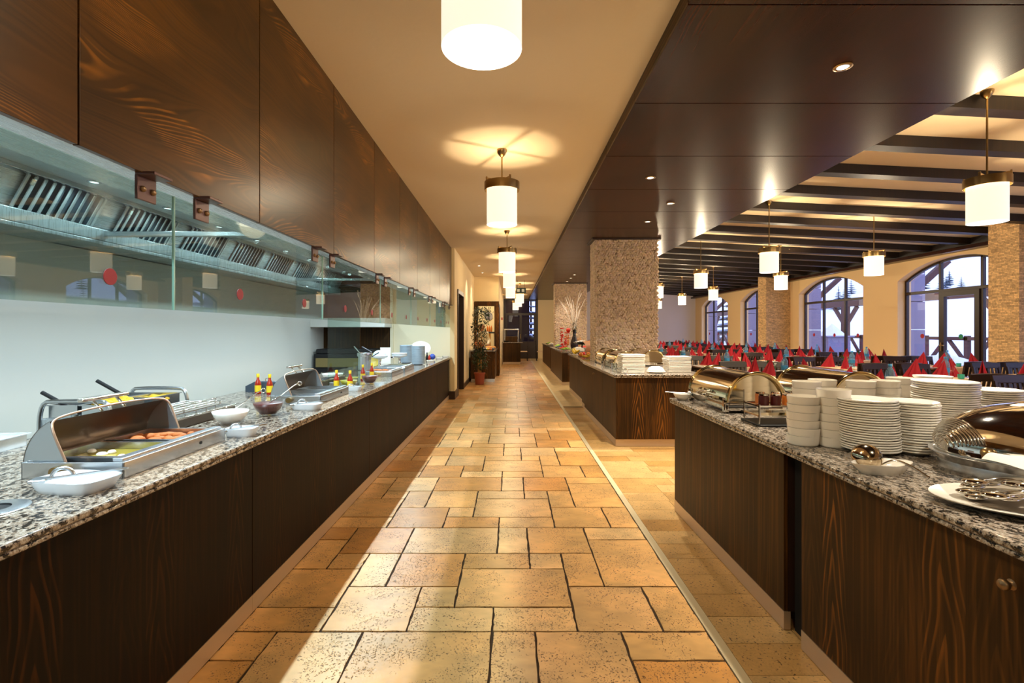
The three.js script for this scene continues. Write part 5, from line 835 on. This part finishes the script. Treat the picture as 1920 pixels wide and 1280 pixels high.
// ================================================================ ficus, fruit, salad buffet, bread booth, cook
{
  const leaf = (() => { const s = new THREE.Shape(); s.moveTo(0, 0); s.quadraticCurveTo(0.022, 0.03, 0, 0.085); s.quadraticCurveTo(-0.022, 0.03, 0, 0); return new THREE.ShapeGeometry(s, 4); })();
  const foliage = (n, cx, cy, cz, rx, ry, rz, seed, scale = 1) => { const q = rng(seed), l = []; for (let i = 0; i < n; i++) { const g = leaf.clone(); g.scale(scale, scale, scale); g.rotateX(0.6 + q() * 1.8); g.rotateY(q() * 6.283); const a = q() * 6.283, t = Math.sqrt(q()), y = (q() - 0.5) * 2; const f = Math.sqrt(Math.max(0, 1 - y * y * 0.8)); g.translate(cx + Math.cos(a) * t * rx * f, cy + y * ry, cz + Math.sin(a) * t * rz * f); l.push(g); } return join(l); };
  const o = thing('potted_ficus', 'leafy ficus in a terracotta pot beside the dark doorway', 'plant', [-0.86, 0, -13.25]);
  part('pot', lathe([[0.0001, 0.01], [0.1, 0], [0.115, 0.01], [0.14, 0.28], [0.155, 0.285], [0.155, 0.33], [0.138, 0.33], [0.13, 0.29], [0.0001, 0.28]], 28), M.terracotta, o);
  part('soil', at(new THREE.CylinderGeometry(0.13, 0.13, 0.02, 24), 0, 0.29, 0), M.bark, o);
  for (const [bx, tx, h] of [[0, -0.02, 1.6], [0.03, 0.06, 1.3], [-0.04, -0.12, 1.75]]) part('stem', tube([[bx, 0.28, 0], [bx * 1.2 + 0.01, 0.7, 0.02], [tx * 0.6, h * 0.7, -0.02], [tx, h, 0]], 0.011, 20, 6), M.straw, o);
  part('leaves', foliage(1300, -0.02, 1.36, 0, 0.22, 0.7, 0.3, 7, 1.05), M.leafDark, o); part('leaves', foliage(600, 0.02, 0.7, 0, 0.24, 0.3, 0.3, 8, 1.0), M.leaf, o);
  const h = thing('hanging_greenery', 'trailing green plant hanging in the serving window', 'plant', [-0.83, 2.12, -15.98]); part('leaves', join([foliage(150, 0, -0.06, -0.1, 0.22, 0.12, 0.1, 9, 1.3), foliage(90, 0.02, -0.28, -0.1, 0.09, 0.16, 0.06, 10, 1.2)]), M.leaf, h); part('wire', rod([0, 0.14, -0.1], [0, -0.02, -0.1], 0.004), M.iron, h);
  // bread counter
  const bk = thing('bread_basket', 'round wicker basket of rolls on the bread counter', 'basket', [-0.93, TOP, -14.2]); part('basket', lathe([[0.0001, 0.005], [0.09, 0], [0.13, 0.06], [0.15, 0.15], [0.14, 0.15], [0.12, 0.06], [0.0001, 0.02]], 26), M.basket, bk); part('handle', at(new THREE.TorusGeometry(0.14, 0.008, 6, 24, Math.PI), 0, 0.14, 0), M.basket, bk);
  const roll = new THREE.SphereGeometry(0.05, 14, 10); roll.scale(1.3, 0.8, 1);
  [[-0.98, 0.17, -14.17], [-0.88, 0.17, -14.22], [-0.93, 0.22, -14.2], [-0.92, 0.17, -14.28], [-1.0, 0.21, -14.24]].forEach(([x, y, z], i) => single('bread_roll', roll, M.potato, 'brown bread roll in the wicker basket', 'bread', [x, TOP + y - 0.02, z], i, 'rolls in the basket'));
  const loaf = new THREE.CapsuleGeometry(0.05, 0.16, 6, 14); loaf.rotateZ(Math.PI / 2); loaf.scale(1, 0.8, 1);
  [[-0.66, -14.7, 'nearest loaf lying on the bread counter'], [-0.6, -15.0, 'middle loaf lying on the bread counter'], [-0.72, -15.25, 'farthest loaf lying on the bread counter']].forEach(([x, z, w], i) => single('bread_loaf', loaf, M.straw, w, 'bread', [x, TOP + 0.042, z], 0.4 * i, 'loaves'));
  single('bread_tray', slab(-0.14, 0.14, 0, 0.05, -0.1, 0.1, { r: 0.012 }), M.slate, 'grey tray at the front of the bread counter', 'tray', [-0.87, TOP, -13.98]);
  [[-0.68, -14.05, M.egg, 'pastry'], [-0.60, -14.0, M.potato, 'brown bun'], [-0.53, -14.1, M.slate, 'dark dish']].forEach(([x, z, m, w]) => single('counter_snack', at(new THREE.SphereGeometry(0.04, 14, 10), 0, 0.035, 0).scale(1.2, 0.8, 1), m, w + ' at the front edge of the bread counter', 'snack', [x, TOP, z]));
  const cloth = new THREE.PlaneGeometry(0.3, 0.4, 10, 10); cloth.rotateX(-Math.PI / 2); { const p = cloth.attributes.position; for (let i = 0; i < p.count; i++) p.setY(i, 0.03 + 0.02 * Math.sin(p.getX(i) * 30) * Math.cos(p.getZ(i) * 21)); cloth.computeVertexNormals(); } single('bread_cloth', cloth, M.whiteCloth, 'white cloth between the loaves and the basket', 'cloth', [-0.78, TOP, -14.55]);
  const bs = thing('booth_shelf', 'small shelf with orange bottles inside the serving booth', 'shelf', [-0.78, 0, -17.6]); part('board', slab(-0.22, 0.22, 1.36, 1.42, -0.12, 0.12, { r: 0.006 }), M.slate, bs); for (const x of [-0.17, 0.0, 0.17]) part('leg', slab(x - 0.03, x + 0.03, 0, 1.36, -0.1, 0.1), x ? M.white : M.straw, bs);
  [[-0.86, 'left'], [-0.79, 'middle'], [-0.72, 'right']].forEach(([x, w]) => single('juice_bottle', lathe([[0.0001, 0], [0.03, 0], [0.03, 0.14], [0.012, 0.19], [0.012, 0.22], [0.0001, 0.22]], 16), M.orange, w + ' orange juice bottle on the booth shelf', 'bottle', [x, 1.42, -17.6], 0, 'juice bottles'));
  const plq = thing('wall_plaque', 'round grey plaque on the booth wall above the bottles', 'plaque', [-0.86, 2.0, -18.38]); part('disc', at(new THREE.CylinderGeometry(0.16, 0.16, 0.02, 28), 0, 0, 0, Math.PI / 2), std({ color: '#9a9aa8', roughness: 0.5 }), plq); part('emblem', at(new THREE.CylinderGeometry(0.05, 0.05, 0.01, 20), 0, -0.07, 0.012, Math.PI / 2), std({ color: '#4a3a52', roughness: 0.6 }), plq);
  const bl = thing('booth_lamp', 'ceiling lamp lighting the bread booth', 'lamp', [-1.1, 3.14, -17.2]); part('dish', lathe([[0.0001, 0], [0.15, 0.0], [0.16, 0.03], [0.15, 0.055], [0.0001, 0.056]], 24), M.diffuser, bl); { const L = new THREE.SpotLight(LAMP_WARM, 9, 0, 1.4, 0.5); L.position.set(0, -0.02, 0); L.target.position.set(0, -1, 0); L.castShadow = true; L.shadow.radius = 4; bl.add(L); bl.add(L.target); }

  // cook standing in the booth: joints with radii, joined by a smooth minimum
  const V = (x, y, z) => new THREE.Vector3(x, y, z);
  function field(bones, lo, size, res, k) {
    const mc = new MarchingCubes(res, M.skin, false, false, 120000), h = size / 2, c = lo.clone().addScalar(h), pt = V(0, 0, 0), ab = V(0, 0, 0), ap = V(0, 0, 0);
    mc.isolation = 0; const half = res / 2;
    for (let z = 0; z < res; z++) for (let y = 0; y < res; y++) for (let x = 0; x < res; x++) {
      pt.set((x - half) / half * h + c.x, (y - half) / half * h + c.y, (z - half) / half * h + c.z); let d = 1e3;
      for (const [a, b, ra, rb, fl] of bones) { ab.subVectors(b, a); ap.subVectors(pt, a); const t = clamp(ap.dot(ab) / Math.max(1e-8, ab.lengthSq())); const qx = ap.x - ab.x * t, qy = ap.y - ab.y * t, qz = (ap.z - ab.z * t) * (fl ?? 1); const e = Math.hypot(qx, qy, qz) - (ra + (rb - ra) * t); const hh = Math.max(0, k - Math.abs(d - e)) / k; d = Math.min(d, e) - hh * hh * k * 0.25; }
      mc.field[x + y * res + z * res * res] = -d;
    }
    mc.update(); const n = mc.count, g = new THREE.BufferGeometry(), pos = new Float32Array(n * 3), nor = new Float32Array(n * 3);
    for (let i = 0; i < n; i++) { for (let j = 0; j < 3; j++) { pos[3 * i + j] = mc.positionArray[3 * i + j] * h + [c.x, c.y, c.z][j]; nor[3 * i + j] = mc.normalArray[3 * i + j]; } }
    g.setAttribute('position', new THREE.BufferAttribute(pos, 3)); g.setAttribute('normal', new THREE.BufferAttribute(nor, 3)); return g;
  }
  const J = { head: V(0, 1.57, 0.02), neck: V(0, 1.42, -0.01), chest: V(0, 1.25, 0), belly: V(0, 1.05, 0), hip: V(0, 0.9, 0) };
  const limbs = (s) => ({ sh: V(s * 0.17, 1.36, 0), el: V(s * 0.24, 1.10, 0.06), wr: V(s * 0.17, 0.98, 0.26), hj: V(s * 0.09, 0.88, 0), kn: V(s * 0.1, 0.48, 0.02), an: V(s * 0.1, 0.08, -0.02), toe: V(s * 0.11, 0.04, 0.12) });
  const LL = limbs(-1), RR = limbs(1), body = [], coat = [], pants = [];
  body.push([J.neck, J.head, 0.05, 0.06], [J.neck, J.chest, 0.06, 0.12], [J.chest, J.belly, 0.13, 0.125, 1.35], [J.belly, J.hip, 0.12, 0.13, 1.25]);
  coat.push([V(0, 1.33, 0), J.chest, 0.12, 0.155, 1.3], [J.chest, J.belly, 0.155, 0.15, 1.3], [J.belly, V(0, 0.84, 0), 0.15, 0.15, 1.25], [V(-0.09, 0.82, 0), V(0.09, 0.82, 0), 0.105, 0.105]);
  for (const l of [LL, RR]) { body.push([l.sh, l.el, 0.052, 0.042], [l.el, l.wr, 0.04, 0.028], [l.hj, l.kn, 0.085, 0.055], [l.kn, l.an, 0.052, 0.036], [l.an, l.toe, 0.042, 0.03]); coat.push([V(0, 1.36, 0), l.sh, 0.07, 0.068], [l.sh, l.el, 0.066, 0.056], [l.el, l.wr.clone().lerp(l.el, 0.12), 0.054, 0.046]); pants.push([l.hj, l.kn, 0.1, 0.072], [l.kn, l.an, 0.072, 0.06]); }
  const hands = []; for (const [l, s] of [[LL, -1], [RR, 1]]) { const pal = l.wr.clone().add(V(-s * 0.02, -0.01, 0.06)); hands.push([l.wr, pal, 0.026, 0.03, 1]); [-0.026, -0.009, 0.009, 0.026].forEach((o2, i) => { const a = pal.clone().add(V(o2, 0, 0.02)), b = a.clone().add(V(o2 * 0.3, -0.012, 0.035 + (i === 1 || i === 2 ? 0.006 : 0))), e = b.clone().add(V(0, -0.024, 0.014)); hands.push([a, b, 0.0095, 0.0085], [b, e, 0.0085, 0.0075]); }); const t0 = l.wr.clone().add(V(-s * 0.035, 0, 0.03)); hands.push([t0, t0.clone().add(V(-s * 0.028, -0.008, 0.035)), 0.011, 0.009]); }
  const hd = [[J.head.clone().add(V(0, 0.03, -0.005)), J.head.clone().add(V(0, -0.01, 0.01)), 0.088, 0.08], [J.head.clone().add(V(0, -0.055, 0.035)), J.head.clone().add(V(0, -0.085, 0.045)), 0.05, 0.038], [J.head.clone().add(V(0, 0.005, 0.088)), J.head.clone().add(V(0, -0.03, 0.105)), 0.012, 0.016], [J.head.clone().add(V(-0.085, -0.015, 0)), J.head.clone().add(V(-0.09, 0.015, -0.005)), 0.014, 0.018], [J.head.clone().add(V(0.085, -0.015, 0)), J.head.clone().add(V(0.09, 0.015, -0.005)), 0.014, 0.018], [J.neck, J.head.clone().add(V(0, -0.06, 0)), 0.052, 0.05]];
  const ps = thing('person', 'person in a white cook jacket leaning at the serving window', 'person', [-1.03, 0, -17.0], 0.25);
  part('body', join([field(body, V(-0.5, -0.02, -0.5), 1.75, 84, 0.05), field(hd, V(-0.16, 1.40, -0.16), 0.34, 52, 0.03), field(hands, V(-0.28, 0.82, 0.16), 0.56, 84, 0.008)]), M.skin, ps);
  part('jacket', field(coat, V(-0.42, 0.6, -0.42), 0.9, 64, 0.05), M.cookWhite, ps); part('trousers', field(pants, V(-0.5, -0.02, -0.5), 1.05, 56, 0.04), M.iron, ps);
  const hair = new THREE.SphereGeometry(0.098, 24, 14, 0, Math.PI * 2, 0, Math.PI * 0.52); hair.rotateX(-0.45); part('hair', hair, M.bark, ps, [0, 1.598, 0.0]);
  for (const s of [-1, 1]) part('eye', new THREE.SphereGeometry(0.011, 10, 8), M.black, ps, [s * 0.032, 1.575, 0.098]);
  part('mouth', rbox(0.045, 0.007, 0.008, 0.003), M.sauceRed, ps, [0, 1.502, 0.092]);
  for (const s of [-1, 1]) part('shoe', rbox(0.09, 0.07, 0.24, 0.03, 3), M.black, ps, [s * 0.105, 0.036, 0.04]);

  // fruit display
  const bn = tube([[-0.1, 0.02, 0], [-0.05, 0.0, 0], [0.03, 0.01, 0], [0.09, 0.06, 0]], 0.018, 20, 8); const banana = join([bn, at(new THREE.ConeGeometry(0.016, 0.03, 8), 0.096, 0.072, 0, 0, 0, -0.6), at(new THREE.ConeGeometry(0.016, 0.02, 8), -0.108, 0.024, 0, 0, 0, 1.2)]);
  const boat = thing('wooden_fruit_boat', 'long wooden trough leaning behind the bananas', 'bowl', [1.66, TOP, -11.1], 1.1); { const g = new THREE.CylinderGeometry(0.16, 0.16, 0.8, 24, 1, true, 0, Math.PI); g.rotateZ(Math.PI / 2); g.rotateX(Math.PI * 0.62); part('trough', g, std({ color: '#9a5f24', roughness: 0.6, side: THREE.DoubleSide }), boat, [0, 0.17, 0]); part('foot', rbox(0.5, 0.05, 0.16, 0.01), M.woodPlain, boat, [0, 0.026, 0]); }
  [[1.50, 0.03, -9.75, 0.4], [1.53, 0.03, -9.82, 0.5], [1.56, 0.03, -9.9, 0.6], [1.60, 0.05, -9.8, 0.5], [1.45, 0.03, -11.3, 2.0], [1.48, 0.05, -11.4, 2.1], [1.44, 0.06, -11.2, 1.9], [1.50, 0.08, -11.3, 2.1]].forEach(([x, y, z, t], i) => single('banana', banana, M.banana, i < 4 ? 'yellow banana in the bunch beside the pebble column' : 'yellow banana in the bunch at the far end of the fruit', 'banana', [x, TOP + y, z], t, i < 4 ? 'near banana bunch' : 'far banana bunch'));
  const fr = new THREE.SphereGeometry(0.048, 20, 14);
  [[1.46, -10.3, M.orange, 'orange between the banana bunches'], [1.54, -10.5, M.tomato, 'red apple behind the orange'], [1.62, -10.35, M.orange, 'orange nearest the trough']].forEach(([x, z, m, w]) => single('fruit', fr, m, w, 'fruit', [x, TOP + 0.048, z]));
  // salad island
  const wide = (r, hh) => lathe([[0.0001, 0.006], [r * 0.5, 0], [r * 0.6, 0.006], [r, hh], [r * 0.97, hh], [r * 0.55, 0.014], [0.0001, 0.012]], 30);
  const heap = (m, r, hh, seed) => { const q = rng(seed), l = []; for (let i = 0; i < 60; i++) { const g = new THREE.IcosahedronGeometry(0.016 + q() * 0.014, 0), a = q() * 6.283, t = Math.sqrt(q()); g.scale(1.3, 0.7, 1); g.translate(Math.cos(a) * t * r * 0.85, hh * 0.7 + (1 - t) * 0.06, Math.sin(a) * t * r * 0.85); l.push(g); } return join(l); };
  [[1.50, 13.5, 0.14, 0.06, M.salad, 'green salad at the near corner', M.glass], [1.84, 13.5, 0.16, 0.07, M.yogurt, 'white cheese', M.porcelain], [1.52, 14.3, 0.14, 0.06, M.tomato, 'red tomato salad', M.porcelain], [2.0, 13.9, 0.26, 0.08, M.yogurt, 'pale shells on the big dark dish', M.black], [1.50, 15.2, 0.14, 0.06, M.slate, 'dark olives', M.porcelain], [1.52, 16.0, 0.14, 0.06, M.salad, 'leaf salad', M.porcelain], [2.2, 14.7, 0.16, 0.06, M.tomato, 'red peppers', M.porcelain], [1.50, 18.4, 0.16, 0.06, M.yogurt, 'white dip', M.porcelain], [1.52, 19.6, 0.16, 0.06, M.salad, 'mixed greens', M.slate]].forEach(([x, d, r, hh, m, w, bm], i) => { const b = thing('salad_bowl', 'buffet dish of ' + w, 'bowl', [x, TOP + (i === 3 ? 0.16 : 0), -d], 0, 'salad buffet dishes'); part('bowl', wide(r, hh), bm, b); part('food', heap(m, r, hh, 100 + i), m, b); if (i === 3) part('foot', lathe([[0.0001, -0.16], [0.12, -0.16], [0.12, -0.145], [0.02, -0.12], [0.02, 0], [0.0001, 0.01]], 20), M.black, b); });
  single('white_tray', slab(-0.16, 0.16, 0, 0.07, -0.1, 0.1, { r: 0.014 }), M.porcelain, 'white oblong dish at the near end of the salad island', 'dish', [1.78, TOP, -13.14]);
  const vs = thing('tall_vase', 'tall dark vase before the second pebble column', 'vase', [1.92, TOP, -15.0]); part('vase', lathe([[0.0001, 0], [0.09, 0], [0.115, 0.06], [0.12, 0.16], [0.09, 0.28], [0.05, 0.4], [0.045, 0.52], [0.06, 0.58], [0.05, 0.58], [0.038, 0.52], [0.0001, 0.5]], 28), M.stoneVase, vs);
  const br = thing('dry_branches', 'bare pale branches standing in the tall dark vase', 'branches', [1.92, TOP + 0.5, -15.0]); { const q = rng(77); for (let i = 0; i < 16; i++) { const a = q() * 6.283, s = 0.15 + q() * 0.45, hh = 0.7 + q() * 0.65; part('twig', tube([[0, 0, 0], [Math.cos(a) * s * 0.3, hh * 0.4, Math.sin(a) * s * 0.2], [Math.cos(a) * s * 0.55 + (q() - 0.5) * 0.08, hh * 0.72, Math.sin(a) * s * 0.3], [Math.cos(a) * s, hh, Math.sin(a) * s * 0.4]], 0.006 + q() * 0.005, 18, 5), M.branch, br); } part('grass', foliage(60, 0, 0.15, 0, 0.08, 0.18, 0.06, 78, 1.2), M.leafDark, br); }
  const jar = (x, d, r, hh, m, w) => { const j = thing('pickle_jar', w, 'jar', [x, TOP, -d], 0, 'pickle jars'); part('glass', lathe([[0.0001, 0.002], [r, 0.002], [r, hh * 0.88], [r * 0.8, hh * 0.94], [r * 0.8, hh]], 24), M.glass, j); const q = rng(Math.round(x * 100 + d)), l = []; for (let i = 0; i < 40; i++) { const g = new THREE.IcosahedronGeometry(0.022, 1); const a = q() * 6.283, t = Math.sqrt(q()) * (r - 0.024); g.translate(Math.cos(a) * t, 0.03 + q() * hh * 0.8, Math.sin(a) * t); l.push(g); } part('vegetables', join(l), m, j); part('lid', at(new THREE.CylinderGeometry(r * 0.85, r * 0.85, 0.03, 24), 0, hh + 0.01, 0), M.tomato, j); };
  jar(1.58, 15.4, 0.07, 0.62, M.tomato, 'tall jar of red peppers before the second column'); jar(1.72, 15.2, 0.1, 0.48, M.orange, 'wide jar of orange vegetables before the second column'); jar(1.62, 14.75, 0.06, 0.3, M.tomato, 'short jar of tomatoes before the taller jars');
  single('tomato', at(new THREE.SphereGeometry(0.07, 20, 14), 0, 0, 0), M.tomato, 'large red tomato on top of the wide jar', 'tomato', [1.76, TOP + 0.57, -15.2]);
  const bs2 = thing('breadstick_glass', 'glass of breadsticks right of the tall vase', 'glass', [2.1, TOP, -15.3]); part('glass', lathe([[0.0001, 0.003], [0.05, 0.002], [0.06, 0.14]], 20), M.glass, bs2); part('breadsticks', join([-2, -1, 0, 1, 2].map((k) => rod([k * 0.012, 0.01, (k % 2) * 0.015], [k * 0.03, 0.34 + 0.02 * (k % 2), (k % 2) * 0.03], 0.008))), M.straw, bs2);
  // small fittings
  const ex = thing('exit_sign', 'small dark hanging exit sign with white figures above the corridor', 'sign', [0.33, 2.85, -17.0]); part('box', rbox(0.34, 0.18, 0.03, 0.006), std({ color: '#12301f', roughness: 0.5 }), ex); for (const x of [-0.09, 0.07]) part('symbol', rbox(0.09, 0.1, 0.004, 0.001), std({ color: '#e8efe8', roughness: 0.6 }), ex, [x, 0, 0.016]); part('hanger', join([rod([-0.12, 0.09, 0], [-0.12, 0.35, 0], 0.004), rod([0.12, 0.09, 0], [0.12, 0.35, 0], 0.004)]), M.iron, ex);
  const al = thing('fire_alarm', 'small red call point on the wall before the entrance door', 'alarm', [-0.385, 1.95, -20]); part('box', rbox(0.05, 0.11, 0.11, 0.008), M.red, al); part('button', rbox(0.006, 0.05, 0.05, 0.002), M.whiteCloth, al, [0.026, 0, 0]);
}

renderer.render(scene, camera);
